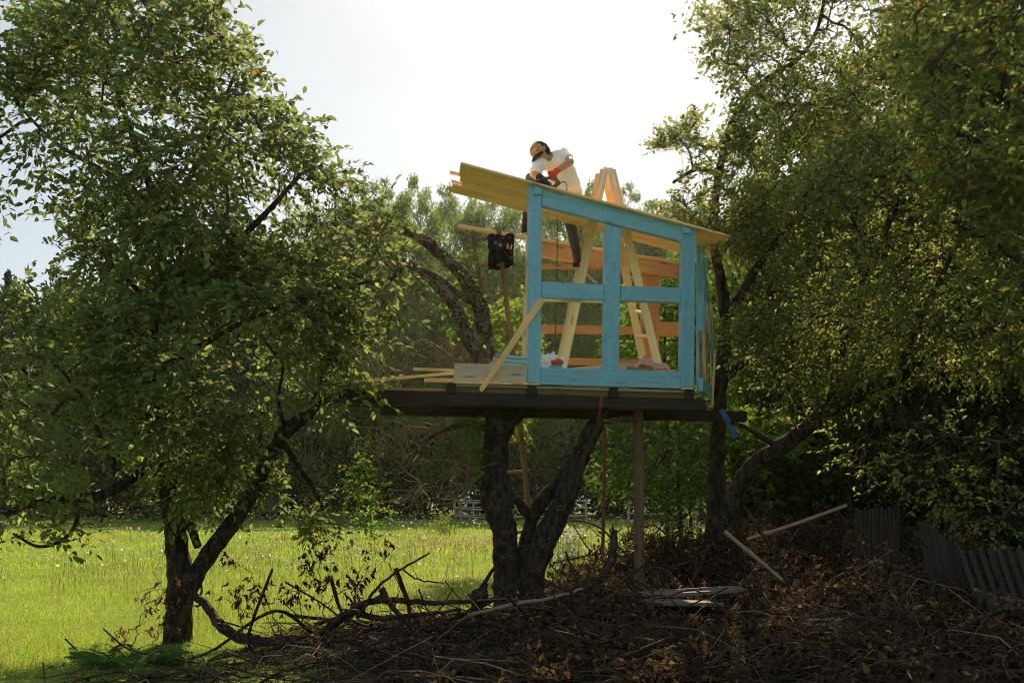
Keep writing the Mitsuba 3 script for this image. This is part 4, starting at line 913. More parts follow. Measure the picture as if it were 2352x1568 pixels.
put('meadow_seed_stems', (g3[0], g3[1]), 'grass_blade', color=g3[2], kind='stuff', label='thin seeding grass stems standing above the meadow grass')
put('meadow_grass', join([(g1[0], g1[1]), (g2[0], g2[1])]), 'grass_blade', color=np.vstack([g1[2], g2[2]]), kind='stuff', label='tall yellow green meadow grass glowing in the backlight')
# white flowers: five-sided heads on thin stems
def flowers(n, Y, px, h, size, rng):
    X = (px - CX) / FOC * Y
    top = np.stack([X + 0.03 * rng.normal(size=n), Y, ground_z(X, Y) + h], 1)
    a = np.arange(6) * np.pi / 3
    nrm = unit(np.array([0, -0.5, 0.8]) + 0.4 * rng.normal(size=(n, 3))); t = unit(np.cross(nrm, [0.1, 1, 0.2])); b = np.cross(nrm, t)
    ring = top[:, None] + size[:, None, None] * (np.cos(a)[None, :, None] * t[:, None] + np.sin(a)[None, :, None] * b[:, None]) * (0.7 + 0.5 * rng.random((n, 6, 1)))
    v = np.concatenate([(top + nrm * 0.25 * size[:, None])[:, None], ring], 1).reshape(-1, 3)
    f = np.array([[0, i + 1, (i + 1) % 6 + 1] for i in range(6)])[None] + (np.arange(n) * 7)[:, None, None]
    st = thin_tubes(np.stack([np.stack([X, Y, h * 0], 1), (np.stack([X, Y, h * 0], 1) + top) / 2 + 0.01 * rng.normal(size=(n, 3)), top], 1), 0.0025 * np.maximum(1, Y / 18)[:, None])
    return (v, f.reshape(-1, 3)), st
n = 2600; Y = 11 * (80 / 11) ** (rng.random(n) ** 0.7); px = -100 + 1900 * rng.random(n)
X = (px - CX) / FOC * Y; kp = meshkit.noise(np.stack([X * 0.22, Y * 0.10, X * 0 + 9], -1), 8) > 0.45
Y, px = Y[kp], px[kp]; n = len(Y)
fl, st = flowers(n, Y, px, 0.22 + 0.25 * rng.random(n), 0.010 + 0.0009 * Y * (0.4 + 0.8 * rng.random(n)), rng)
m = 420; Y2 = 14.5 + 5 * rng.random(m); px2 = np.concatenate([1300 + 26 * rng.normal(size=250), 1560 + 50 * rng.normal(size=170)])
fl2, st2 = flowers(m, Y2, px2, 0.45 + 0.55 * rng.random(m), 0.018 + 0.018 * rng.random(m), rng)
put('meadow_flowers', join([fl, fl2]), 'petal', color=np.tile([[0.72, 0.72, 0.66]], (len(fl[0]) + len(fl2[0]), 1)), kind='stuff', label='small white meadow flowers scattered through the grass')
put('flower_stems', join([st, st2]), 'grass_blade', color=np.tile([[0.16, 0.24, 0.05]], (len(st[0]) + len(st2[0]), 1)), kind='stuff', label='thin green stems carrying the white meadow flowers')
def bush(key, px, Y, w, h, n, base, L, seed, label, cat='bush'):
    r = np.random.default_rng(seed); c = at(px, HZN, Y); c[2] = 0
    tag(key, label, cat)
    P = unit(r.normal(size=(n, 3))) * (r.random((n, 1)) ** 0.4); P = P * [w, w, h] ; P[:, 2] = np.abs(P[:, 2]); P += c
    P = P[meshkit.noise(P * 2.2, seed) > 0.36]; n = len(P)
    st = c + r.normal(size=(14, 3)) * [w * .15, w * .15, 0]; en = P[r.choice(n, 14)]
    put(key + '__stems', thin_tubes(np.stack([st, (st + en) / 2 + [0, 0, h * .15], en], 1), np.array([0.012, 0.009, 0.004])), 'twig_bark')
    tw, lv = sprays(P, (P - c) + [0, 0, h * .4] + 0.3 * r.normal(size=P.shape), 0.2 * np.ones(n) * L / 0.06, 6, r, L, 0.5, base, 2)
    put(key + '__foliage', (lv[0], lv[1]), 'far_leaf', color=lv[2], kind='stuff')
bush('meadow_bush', 1018, 44, 0.55, 0.85, 160, (0.20, 0.27, 0.05), 0.09, 61, 'small rounded bush standing alone in the sunny meadow')
bush('meadow_bush_001', 770, 56, 1.6, 0.9, 300, (0.10, 0.17, 0.05), 0.12, 62, 'low dark green bush on the shaded far side of the meadow')
bush('meadow_bush_002', 1415, 17, 0.7, 1.0, 300, (0.17, 0.25, 0.04), 0.07, 63, 'weedy bush growing between the hanging strap and the post')
bush('meadow_bush_003', 1570, 16, 1.1, 1.0, 420, (0.15, 0.22, 0.045), 0.07, 64, 'tall weeds growing behind the heap right of the post')

# ---------------------------------------------------------------- log fences at the far side
def log(key, rows, bs='fence_wood', sides=7, **kw):
    p, r = limb_pts(rows, 4); v, f = tube(p, r, sides, 0.08, seed=len(scene))
    return put(num(key), (v, f), bs, smooth=True, uv=np.stack([v @ unit(p[-1] - p[0]), (v[:, 0] + v[:, 1]) * 0.8 + 100.0 * (len(scene) % 50)], 1), **kw)
FY = 70.0
tag('log_fence', 'weathered log fence at the far meadow side, seen behind the forked trunk', 'fence')
for x, y0, y1 in ((1043.5, 1148, 1190), (1058, 1151, 1194), (1087, 1153, 1195), (1150, 1150, 1196), (1215, 1150, 1196), (1282, 1149, 1196), (1345, 1147, 1198)):
    log('log_fence__post', [(x, y0, FY, 2.6), (x + 1, (y0 + y1) / 2, FY, 2.6), (x + 2, y1, FY, 2.8)])
for y in (1150, 1166, 1184):
    log('log_fence__rail', [(1041, y - 1, FY - .2, 1.9), (1090, y + 4, FY - .2, 1.9), (1200, y + 3, FY - .2, 2.0), (1347, y, FY - .2, 2.0)])
    log('log_fence__rail', [(1043, y, FY, 1.5), (1075, y - 1, FY + 5, 1.5), (1130, y - 1, FY + 9, 1.4)])
tag('log_fence_001', 'weathered log fence at the far meadow side, right of the hanging strap', 'fence')
for x, y0, y1 in ((1444.5, 1148, 1200), (1536, 1152, 1196), (1598, 1152, 1196), (1650, 1152, 1196)):
    log('log_fence_001__post', [(x, y0, FY, 2.7), (x, (y0 + y1) / 2, FY, 2.6), (x - 1, y1, FY, 2.8)])
for y in (1150.5, 1164, 1178):
    log('log_fence_001__rail', [(1442, y, FY - .2, 1.9), (1500, y + 2, FY - .2, 2.0), (1600, y - 1, FY - .2, 1.9), (1660, y, FY - .2, 1.9)])
tag('log_fence_002', 'dim rail fence along the wood at far left, behind the leafy tree', 'fence')
for x in range(-40, 620, 66):
    log('log_fence_002__post', [(x, 1156, FY + 2, 2.2), (x, 1190, FY + 2, 2.4)], 'dull_wood')
for y in (1159, 1172):
    log('log_fence_002__rail', [(-60, y, FY + 1.8, 1.5), (150, y + 2, FY + 1.8, 1.5), (400, y, FY + 1.8, 1.5), (640, y + 1, FY + 1.8, 1.4)], 'dull_wood')
log('lying_pole', [(1346, 1201.5, 66, 1.7), (1400, 1203, 66, 1.7), (1455, 1203.5, 66, 1.6)], label='pale pole lying in the grass across the gap of the log fence', cat='pole')
tag('timber_trestle', 'leaning pale timbers beside the right trunk at the far fence', 'trestle')
log('timber_trestle__leg', [(1585, 1182, 40, 3.4), (1600, 1160, 40, 3.4), (1616, 1139, 40, 3.6)]); log('timber_trestle__leg', [(1614, 1140, 40, 4.2), (1620, 1165, 40, 4), (1626, 1195, 40, 3.4)])
log('dark_stake', [(1582, 1158, 24, 4), (1586, 1190, 24, 4.2), (1588, 1230, 24, 4.4)], 'dark_bark', label='dark stake standing in the weeds before the far fence', cat='stake')

# ---------------------------------------------------------------- the heap of cut branches
rng = np.random.default_rng(301)
RF = np.array([(380, 1548), (470, 1522), (560, 1482), (640, 1468), (760, 1466), (870, 1435), (1000, 1436), (1120, 1430), (1210, 1400), (1300, 1380), (1450, 1385), (1600, 1395), (1750, 1385), (1950, 1350), (2352, 1400), (2700, 1420)], float)     # low front heap, as rows of the picture at YF
RB_ = np.array([(1180, 1420), (1290, 1385), (1380, 1335), (1440, 1300), (1500, 1255), (1540, 1240), (1600, 1246), (1680, 1255), (1800, 1225), (1950, 1190), (2100, 1220), (2352, 1290), (2700, 1300)], float)     # higher heap behind the post, at YB
YF, YB = 10.0, 13.3
def ridge(R, Yq): return (R[:, 0] - CX) / FOC * Yq, EYE + (HZN - R[:, 1]) / FOC * Yq
FX, FZ = ridge(RF, YF); BX, BZ = ridge(RB_, YB)
RX = np.array([FX[0], FX[-1]]); 
def heap(X, Y):
    f = np.clip((Y - 7.0) / (YF - 7.0), 0, 1); b = np.clip((12.0 - Y) / (12.0 - YF), 0, 1)
    zf = np.interp(X, FX, FZ, left=0) * np.where(Y < YF, f ** 0.6, np.sqrt(b))
    f = np.clip((Y - 10.6) / (YB - 10.6), 0, 1); b = np.clip((15.0 - Y) / (15.0 - YB), 0, 1)
    zb = np.interp(X, BX, BZ, left=0) * np.where(Y < YB, f ** 1.3, np.sqrt(b))
    return np.maximum(zf, zb) * (0.86 + 0.28 * meshkit.noise(np.stack([X * 1.3, Y * 1.3, X * 0], -1), 4))
hx = np.linspace(RX[0], RX[-1] + 2.5, 170); hy = np.linspace(6.8, 15.2, 90)
HX, HY = np.meshgrid(hx, hy, indexing='ij')
HZ = heap(HX, HY) * 0.86 - 0.07 + 0.10 * (meshkit.noise(np.stack([HX * 4, HY * 4, HX * 0], -1), 2) - 0.5)
hv = np.stack([HX, HY, HZ], -1).reshape(-1, 3)
i, j = np.meshgrid(np.arange(169), np.arange(89), indexing='ij')
hf = np.stack([i * 90 + j, (i + 1) * 90 + j, (i + 1) * 90 + j + 1, i * 90 + j + 1], -1).reshape(-1, 4)
BP_ = 'branch_heap'
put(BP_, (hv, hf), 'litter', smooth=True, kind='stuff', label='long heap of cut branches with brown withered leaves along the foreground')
def heap_pts(n, rng, lo=0.75, hi=1.05, x0=0.0, x1=1.0, y0=7.4, y1=14.6):
    X = RX[0] + (RX[-1] + 2.0 - RX[0]) * (x0 + (x1 - x0) * rng.random(n)); Y = y0 + (y1 - y0) * rng.random(n)
    p = np.stack([X, Y, heap(X, Y) * (lo + (hi - lo) * rng.random(n)) + 0.01], 1)
    for _ in range(6):   # keep to where the heap is
        m = (heap(p[:, 0], p[:, 1]) < 0.06) & (p[:, 1] > 9)
        if not m.any(): break
        X = RX[0] + (RX[-1] + 2.0 - RX[0]) * (x0 + (x1 - x0) * rng.random(m.sum())); Y = y0 + (y1 - y0) * rng.random(m.sum())
        p[m] = np.stack([X, Y, heap(X, Y) * (lo + (hi - lo) * rng.random(m.sum())) + 0.01], 1)
    return p
def sticks(n, rng, L0, L1, r0, r1, x0=0.0, x1=1.0, lift=0.25, lo=.7, hi=1.05):
    c = heap_pts(n, rng, lo, hi, x0, x1); a = rng.normal(size=n) * 0.7; L = L0 + (L1 - L0) * rng.random(n)
    d = np.stack([np.cos(a), np.sin(a), lift * rng.normal(size=n)], 1) * rng.choice([-1, 1], (n, 1)); d = unit(d)
    t = np.linspace(-0.5, 0.5, 6)[None, :, None]
    bend = 0.16 * rng.normal(size=(n, 1, 3)) * L[:, None, None]
    P = c[:, None] + d[:, None] * t * L[:, None, None] + bend * (t * t * 4 - 0.4) + 0.025 * rng.normal(size=(n, 6, 3)) * L[:, None, None]
    P[..., 2] = np.maximum(P[..., 2], heap(P[..., 0], P[..., 1]) * 0.82 + 0.005)
    r = (r0 + (r1 - r0) * rng.random(n) ** 2)[:, None] * np.linspace(1, 0.45, 6)[None]
    return P, r
P, r = sticks(260, rng, 0.7, 2.2, 0.008, 0.030)
put(BP_ + '__thick_branches', join([tube(catmull(p, 3), np.interp(np.linspace(0, 5, 16), np.arange(6), q), 6, 0.12) for p, q in zip(P, r)]), 'dark_bark', smooth=True, kind='stuff')
P, r = sticks(3200, rng, 0.3, 1.1, 0.0025, 0.007, lift=0.35)
put(BP_ + '__dark_twigs', thin_tubes(P, r), 'twig_bark', smooth=True, kind='stuff')
P, r = sticks(340, rng, 0.4, 1.5, 0.003, 0.008, x0=0.02, lift=0.22, lo=.95, hi=1.10)
put(BP_ + '__pale_twigs', thin_tubes(P, r), 'dry_twig', smooth=True, kind='stuff')
# dark branches arching up out of the heap
n = 70; c = heap_pts(n, rng, 0.8, 0.95, 0.42, 0.95, 9.6, 13.8); a = rng.random(n) * 2 * np.pi; L = 0.5 + 0.9 * rng.random(n); hgt = 0.25 + 0.45 * rng.random(n)
t = np.linspace(0, 1, 8)[None, :, None]
P = c[:, None] + np.stack([np.cos(a), 0.5 * np.sin(a), 0 * a], 1)[:, None] * (t * L[:, None, None]) + np.array([0, 0, 1.0]) * (np.sin(t * 2.4) * hgt[:, None, None]) + 0.02 * rng.normal(size=(n, 8, 3))
put(BP_ + '__arching_branches', join([tube(catmull(p, 3), np.linspace(0.016, 0.004, 22) * (0.6 + 0.7 * rng.random()), 5, 0.12) for p in P]), 'twig_bark', smooth=True, kind='stuff')
S = P[:, 3:].reshape(-1, 3); S = np.repeat(S, 2, 0)
(tv, tf), lv = sprays(S, rng.normal(size=S.shape) * [1, .7, .6] + [0, 0, 0.1], 0.12 + 0.2 * rng.random(len(S)), 6, rng, 0.07, 0.40, (0.070, 0.048, 0.030), 4, odd=(0.26, 0.16, 0.055), odd_p=0.05, up=0.0, droop=0.5, sag=0.5, twig_r=0.003)
put(BP_ + '__arching_twigs', (tv, tf), 'twig_bark', smooth=True, kind='stuff'); put(BP_ + '__arching_leaves', (lv[0], lv[1]), 'dead_leaf', color=lv[2], kind='stuff')
# withered leaves, mostly on the right two thirds
n = 60000; P = heap_pts(n, rng, 0.86, 1.10, 0.0, 1.0)
keep = (rng.random(n) < np.interp(P[:, 0], [FX[3], FX[7], FX[9], FX[10]], [0.08, 0.25, 0.85, 1.0])) & (meshkit.noise(P * 2.4, 3) > 0.30)
P = P[keep]; n = len(P); P[:, 2] += 0.05 * rng.random(n)
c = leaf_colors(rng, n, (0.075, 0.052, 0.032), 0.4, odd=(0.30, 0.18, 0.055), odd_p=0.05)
lv = leaf_mesh(P, rnd_unit(rng, n) + [0, 0, -0.6], rnd_unit(rng, n) + [0, -0.4, .5], 0.055 + 0.05 * rng.random(n), 0.028 + 0.022 * rng.random(n), c, 4, droop=0.45, fold=0.35)
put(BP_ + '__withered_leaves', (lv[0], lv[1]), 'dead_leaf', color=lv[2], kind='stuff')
# cut boughs with their withered leaves still on
n = 1500; S = heap_pts(n, rng, 0.9, 1.05); S = S[rng.random(n) < np.interp(S[:, 0], [FX[4], FX[7], FX[8], FX[10]], [0.05, 0.3, 0.9, 1.0])]; n = len(S)
dirs = np.stack([rng.normal(size=n), rng.normal(size=n) * .6 - .2, 0.25 + 0.5 * rng.random(n)], 1)
(tv, tf), lv = sprays(S, dirs, 0.25 + 0.35 * rng.random(n), 9, rng, 0.075, 0.42, (0.085, 0.058, 0.034), 4, odd=(0.30, 0.19, 0.06), odd_p=0.05, up=0.0, droop=0.45, sag=0.35, twig_r=0.0035)
put(BP_ + '__bough_leaves', (lv[0], lv[1]), 'dead_leaf', color=lv[2], kind='stuff')
put(BP_ + '__bough_twigs', (tv, tf), 'twig_bark', smooth=True, kind='stuff')
# upright dead shoots with hanging withered leaves on the heap's crest
def dead_shoots(key, pts, rng, leafy, r=0.006, leafcol=(0.05, 0.032, 0.022), bs='twig_bark', **kw):
    """pts: list of picture polylines with depth; side shoots and curled leaves added."""
    tubes, S, D = [], [], []
    for rows in pts:
        p = rows_pts(rows, 8); p = p + 0.012 * rng.normal(size=p.shape)
        tubes.append(tube(p, np.linspace(r, r * 0.35, len(p)), 5, 0.1))
        ln = np.linalg.norm(np.diff(p, axis=0), axis=1).sum()
        for k in range(int(ln * 9)):
            i = rng.integers(len(p) // 4, len(p)); d = unit(unit(p[min(i + 1, len(p) - 1)] - p[i - 1]) + 0.9 * rng.normal(size=3) * [1, .6, .8]); l = 0.08 + 0.22 * rng.random()
            q = np.stack([p[i], p[i] + d * l * .5 + 0.02 * rng.normal(size=3), p[i] + d * l]); tubes.append(tube(q, [r * .45, r * .35, r * .2], 3, cap=False))
            S += [q[1], q[2]] * 2; D += [d] * 4
    put(key, join(tubes), bs, smooth=True, **kw)
    if leafy:
        S, D = np.array(S), np.array(D); m = rng.random(len(S)) < leafy; S, D = np.repeat(S[m], 2, 0), np.repeat(D[m], 2, 0); n = len(S)
        lv = leaf_mesh(S + 0.015 * rng.normal(size=(n, 3)), D * .3 + [0, 0, -1] + .35 * rng.normal(size=(n, 3)), rnd_unit(rng, n), 0.05 + .04 * rng.random(n), 0.022 + .015 * rng.random(n), leaf_colors(rng, n, leafcol, .3, odd=(.22, .10, .06), odd_p=.06), 4, droop=.4, fold=.5)
        put(key + '__withered_leaves', (lv[0], lv[1]), 'dead_leaf', color=lv[2], kind='stuff')
dead_shoots('withered_shrub', [[(640, 1450, 10.2), (618, 1390, 10.2), (590, 1340, 10.2), (560, 1300, 10.2)], [(745, 1440, 10.3), (738, 1370, 10.3), (735, 1300, 10.3), (745, 1240, 10.3), (725, 1185, 10.3)], [(735, 1395, 10.3), (790, 1355, 10.3), (850, 1330, 10.3), (880, 1290, 10.3)], [(620, 1392, 10.2), (660, 1360, 10.1), (720, 1350, 10.1), (765, 1330, 10.1)], [(700, 1450, 10.1), (690, 1380, 10.1), (715, 1310, 10.1), (760, 1270, 10.1)], [(590, 1420, 10.2), (540, 1390, 10.2), (520, 1370, 10.2)], [(820, 1450, 10.3), (815, 1380, 10.3), (830, 1300, 10.3), (850, 1260, 10.3)], [(560, 1460, 10.1), (548, 1400, 10.1), (540, 1340, 10.1)]], rng, 0.8, label='dark withered shrub standing against the bright meadow right of the left trunk', cat='shrub')
dead_shoots('withered_shoots', [[(300, 1505, 10.0), (318, 1440, 10.0), (335, 1390, 10.0), (352, 1340, 10.0)], [(352, 1495, 9.9), (365, 1450, 9.9), (385, 1415, 9.9)], [(335, 1390, 10.0), (370, 1370, 10.0), (395, 1345, 10.0)], [(318, 1440, 10.0), (290, 1450, 10.0), (262, 1455, 10.0)], [(345, 1360, 10.0), (330, 1370, 10.0), (322, 1400, 10.0)]], rng, 0.35, leafcol=(0.22, 0.10, 0.06), label='thin dead shoots with reddish curled leaves left of the leafy tree trunk', cat='shoots')
crest = []
for x in np.concatenate([np.linspace(1265, 2000, 60), np.linspace(1265, 1460, 26)]):
    Yc = 11.2 + 2.2 * rng.random(); X = (x - CX) / FOC * Yc; yb = HZN - (heap(np.array([X]), np.array([Yc]))[0] - EYE) / Yc * FOC; t = rng.random()
    crest.append([(x, yb + 10, Yc), (x + 12 * rng.normal(), yb - 25 - 25 * t, Yc), (x + 22 * rng.normal(), yb - 45 - 50 * t, Yc)])
dead_shoots(BP_ + '__crest_shoots', crest, rng, 0.7, r=0.005, leafcol=(0.06, 0.04, 0.025), kind='stuff')

def branch(key, rows, label, cat='branch', bs='dark_bark', sides=9, rough=0.13, group=None):
    p, r = limb_pts(rows, 7); p = p + 0.004 * rng.normal(size=p.shape)
    ms = [tube(p, r, sides, rough, seed=len(scene), freq=14)]
    for k in range(max(2, len(p) // 7)):
        i = rng.integers(2, len(p) - 1); d = unit(rng.normal(size=3) + [0, 0, .5]); l = 0.05 + 0.22 * rng.random()
        ms.append(tube(np.stack([p[i], p[i] + d * l * .5 + .015 * rng.normal(size=3), p[i] + d * l]), [r[i] * .4, r[i] * .3, .0015], 4, cap=False))
    put(num(key), join(ms), bs, smooth=True, label=label, cat=cat)
branch('fallen_branch', [(425, 1352, 10.1, 8), (468, 1384, 10.0, 10), (498, 1425, 9.9, 12), (540, 1458, 9.8, 13), (600, 1472, 9.8, 13), (690, 1470, 9.8, 11)], 'thick hooked limb sagging from the left trunk into the heap')
branch('fallen_branch', [(735, 1455, 9.7, 9), (785, 1420, 9.7, 9), (830, 1388, 9.7, 8), (890, 1378, 9.7, 7), (985, 1384, 9.7, 6), (1065, 1382, 9.7, 5), (1130, 1376, 9.7, 4)], 'long dark arched branch lying level over the left half of the heap')
branch('fallen_branch', [(740, 1450, 9.6, 8), (800, 1405, 9.6, 7), (870, 1420, 9.6, 7), (960, 1412, 9.6, 5), (1060, 1400, 9.6, 4)], 'second dark branch just under the long arched one')
branch('fallen_branch', [(876, 1352, 9.4, 9), (890, 1378, 9.4, 7), (930, 1425, 9.3, 6), (985, 1482, 9.2, 6)], 'leaning stick with a pale knobbed upper end in the heap')
branch('fallen_branch', [(1412, 1218, 10.4, 6), (1409, 1235, 10.4, 9), (1406, 1280, 10.3, 10), (1385, 1320, 10.2, 9), (1345, 1350, 10.1, 8), (1300, 1370, 10.0, 6)], 'curved sawn limb end rising from the heap left of the post')
branch('fallen_branch', [(1075, 1412, 9.5, 5), (1180, 1388, 9.4, 4.5), (1260, 1375, 9.3, 4), (1340, 1352, 9.3, 3)], 'long pale branch crossing in front of the forked trunk', bs='dry_twig')
branch('fallen_branch', [(1060, 1440, 9.6, 6), (1085, 1400, 9.6, 7), (1130, 1310, 9.6, 4), (1185, 1258, 9.6, 2.5), (1230, 1250, 9.6, 1.6)], 'thin forked branch pointing up before the forked trunk')
branch('fallen_branch', [(820, 1420, 9.5, 4), (870, 1345, 9.5, 3.5), (925, 1305, 9.5, 3), (985, 1270, 9.5, 2)], 'thin bare branch reaching up right over the bright meadow')
branch('fallen_branch', [(925, 1308, 9.5, 2.4), (960, 1330, 9.5, 2), (1020, 1340, 9.5, 1.4)], 'thin side twig of the bare branch over the meadow')
branch('fallen_branch', [(1270, 1458, 8.9, 3.4), (1340, 1462, 8.9, 3.4), (1400, 1485, 8.85, 3.2), (1470, 1502, 8.8, 3), (1530, 1525, 8.8, 2)], 'pale smooth branch lying on the brown leaves below the post', bs='dry_twig')
branch('fallen_branch', [(660, 1532, 8.7, 3.6), (700, 1506, 8.7, 3.6), (740, 1512, 8.7, 3.4), (800, 1496, 8.7, 3.4), (880, 1500, 8.7, 3), (960, 1520, 8.7, 2.4)], 'pale wavy branch at the bottom of the heap below the left trunk', bs='dry_twig')
branch('fallen_branch', [(850, 1462, 9.0, 3), (920, 1490, 9.0, 3), (1000, 1500, 9.0, 2.6), (1080, 1490, 9.0, 2)], 'pale branch slanting down in the middle of the heap', bs='dry_twig')
branch('fallen_branch', [(960, 1560, 8.3, 14), (1040, 1540, 8.35, 16), (1120, 1530, 8.4, 15), (1210, 1545, 8.45, 12)], 'thick brown log half buried at the bottom edge of the heap')
branch('fallen_branch', [(1340, 1370, 9.6, 4), (1450, 1400, 9.5, 4), (1560, 1420, 9.4, 3), (1650, 1470, 9.3, 2)], 'dark branch sunk in the brown leaves left of the right trunk')
branch('knotty_stump', [(1108, 1352, 9.55, 14), (1102, 1368, 9.55, 20), (1096, 1385, 9.55, 13), (1102, 1420, 9.55, 9), (1108, 1450, 9.55, 10)], 'black knotty stump piece before the forked trunk', 'stump', rough=0.3)
def pole_thing(rows, label, bs='dry_twig'):
    p, r = limb_pts(rows, 5); put(num('leaning_pole'), tube(p, r, 8, 0.06, seed=len(scene)), bs, smooth=True, label=label, cat='pole')
pole_thing([(1664, 1220, 10.0, 5), (1730, 1275, 9.9, 5), (1797, 1332, 9.8, 4)], 'bare pole slanting down to the right beside the right trunk')
pole_thing([(1715, 1238, 10.3, 4), (1800, 1212, 10.2, 4), (1880, 1184, 10.1, 4), (1945, 1160, 10.0, 4)], 'bare pole rising to the right over the dark heap')
pole_thing([(2085, 1208, 10.2, 3), (2135, 1262, 10.1, 3)], 'short thin pole leaning before the batten screen', 'dark_bark')
# grey planks on the ground
for k, (x0, y0, x1, y1, Y, lab) in enumerate(((1478, 1366, 1700, 1352, 9.9, 'upper weathered plank on the heap beside the right trunk'), (1490, 1382, 1640, 1384, 9.5, 'lower weathered plank under the upper one beside the right trunk'))):
    a, b = at(x0, y0, Y), at(x1, y1, Y + .2); bar('grey_plank', a, b, 0.035, 0.40, 'dull_wood', label=lab, cat='plank')

# ---------------------------------------------------------------- fences in the dark at right
tag('batten_screen', 'upright batten screen in the shade under the curved limb', 'screen')
for k in range(11):
    x = 1968 + k * 9.4; bar('batten_screen__slat', at(x, 1168 + 3 * rng.normal(), 11.4), at(x + 4 * rng.normal(), 1420, 11.4), 0.036, 0.018, 'old_paling', up=(1, 0, 0))
for y in (1195, 1290):
    bar('batten_screen__rail', at(1964, y, 11.45), at(2068, y + 3, 11.45), 0.04, 0.03, 'old_paling')
tag('slatted_screen', 'leaning screen of narrow slats right of the batten screen', 'screen')
for k in range(12):
    x = 2112 + k * 7.5; bar('slatted_screen__slat', at(x, 1196 + k * 5 + 3 * rng.normal(), 10.6), at(x + 52, 1520, 10.2), 0.030, 0.016, 'old_paling', up=(1, 0, 0))
for y in (1250, 1400):
    bar('slatted_screen__rail', at(2112 + (y - 1200) * .16, y, 10.65), at(2212 + (y - 1200) * .16, y + 25, 10.6), 0.04, 0.03, 'old_paling')
tag('paling_fence', 'leaning paling fence with wide gaps at the bottom right border', 'fence')
for k in range(13):
    x = 2206 + k * 22; bar('paling_fence__pale', at(x, 1262 - k * 1.0 + 4 * rng.normal(), 9.9 - k * .04), at(x + 62, 1440 + 4 * rng.normal(), 9.6 - k * .04), 0.055, 0.02, 'old_paling', up=(1, 0, 0))
for y, dx in ((1300, 14), (1400, 48)):
    bar('paling_fence__rail', at(2196 + dx, y, 9.9), at(2480 + dx, y - 8, 9.4), 0.05, 0.035, 'old_paling')
branch('fallen_log', [(2232, 1372, 9.3, 22), (2290, 1392, 9.2, 24), (2360, 1402, 9.1, 25), (2460, 1405, 9.0, 25)], 'thick dark log lying across the foot of the paling fence', 'log', sides=14)
lv = leaf_mesh([at(2312, 1542, 8.6)], [[1, 0, 0.05]], [[0, -0.5, .8]], [0.17], [0.08], [[0.5, 0.22, 0.03]], 8)
put('yellow_leaf', (lv[0], lv[1]), 'leaf', color=lv[2], label='large orange yellow leaf at the bottom right corner', cat='leaf')

# ferns
def fern(key, px, py, Y, n, L, rng, label):
    o = at(px, py, Y); V = []
    for k in range(n):
        a = k * 2 * np.pi / n + 0.4 * rng.normal(); d = np.array([np.cos(a), np.sin(a), 0]); t = np.linspace(0, 1, 22)
        p = o + d * (t * L * (0.7 + .4 * rng.random()))[:, None] + np.array([0, 0, 1]) * (L * 0.75 * (t - 0.62 * t * t))[:, None]
        s = np.cross(d, [0, 0, 1])
        for sg in (-1, 1):
            w = 0.34 * L * np.sin(np.pi * (t * 0.93 + 0.05)) ** 0.8
            lv = leaf_mesh(p, np.tile(s * sg + d * .45 + [0, 0, -.25], (22, 1)), np.tile([0, 0, 1.0], (22, 1)) + .2 * rng.normal(size=(22, 3)), w, 0.028 * np.ones(22), leaf_colors(rng, 22, (0.12, 0.22, 0.06), .12), 4)
            V.append(lv)
    v, f = join([(x[0], x[1]) for x in V])
    put(key, (v, f), 'leaf', color=np.vstack([x[2] for x in V]), label=label, cat='fern')
fern('fern', 285, 1540, 8.9, 15, 0.62, rng, 'dark green fern at the foot of the left tree, left of its trunk')
fern('fern_001', 395, 1560, 8.6, 13, 0.52, rng, 'second fern in front of the left trunk at the bottom edge')
fern('fern_002', 760, 1560, 8.5, 10, 0.36, rng, 'small fern growing out of the heap at the bottom edge')
fern('fern_003', 2200, 1570, 8.4, 12, 0.5, rng, 'dark fern at the bottom edge before the paling fence')
# ---------------------------------------------------------------- the worker on the roof
MF = manifold3d.Manifold
def ball(c, r, n=12):
    c = np.asarray(c, float); m = trimesh.creation.icosphere(2); s = np.broadcast_to(r, (3,))
    return np.array(m.vertices) * s + c
def hull(*pts):
    return MF.hull_points(np.vstack(pts))
def bones(chain):
    """chain of (point, radius): hulls of neighbouring balls."""
    return [hull(ball(*a), ball(*b)) for a, b in zip(chain[:-1], chain[1:])]
def merge(parts, res=0.012, it=10):
    m = MF.batch_boolean(parts, manifold3d.OpType.Add).refine_to_length(res).to_mesh()
    t = trimesh.Trimesh(m.vert_properties[:, :3], m.tri_verts, process=True)
    trimesh.smoothing.filter_taubin(t, lamb=0.5, nu=0.52, iterations=it)
    return t
A = at
pelv = A(1306, 436, 12.15); hipR = A(1314, 446, 12.18); hipL = A(1296, 452, 12.08)
kneeR = A(1313, 527, 12.12); ankR = A(1327, 594, 12.2); kneeL = A(1217, 411, 11.78); thiL = A(1258, 437, 11.95); ankL = A(1209, 492, 12.12)
waist = A(1299, 408, 12.05); chest = A(1278, 374, 11.86); neckb = A(1258, 356, 11.76); head = A(1240, 349, 11.62)
shR = A(1293, 357, 11.84); elR = A(1310, 372, 11.58); wrR = A(1275, 396, 11.36); shL = A(1242, 371, 11.64); elL = A(1228, 402, 11.46); wrL = A(1247, 413, 11.32)
PK = 'worker'
fwd = unit(np.array([-0.48, -0.45, -0.75])); upv = np.array([-0.72, -0.32, 0.62]); upv = unit(upv - fwd * (upv @ fwd)); rgt = np.cross(fwd, upv)
def H(a, b, c):   # head space: right, forward, up
    return head + rgt * a + fwd * b + upv * c
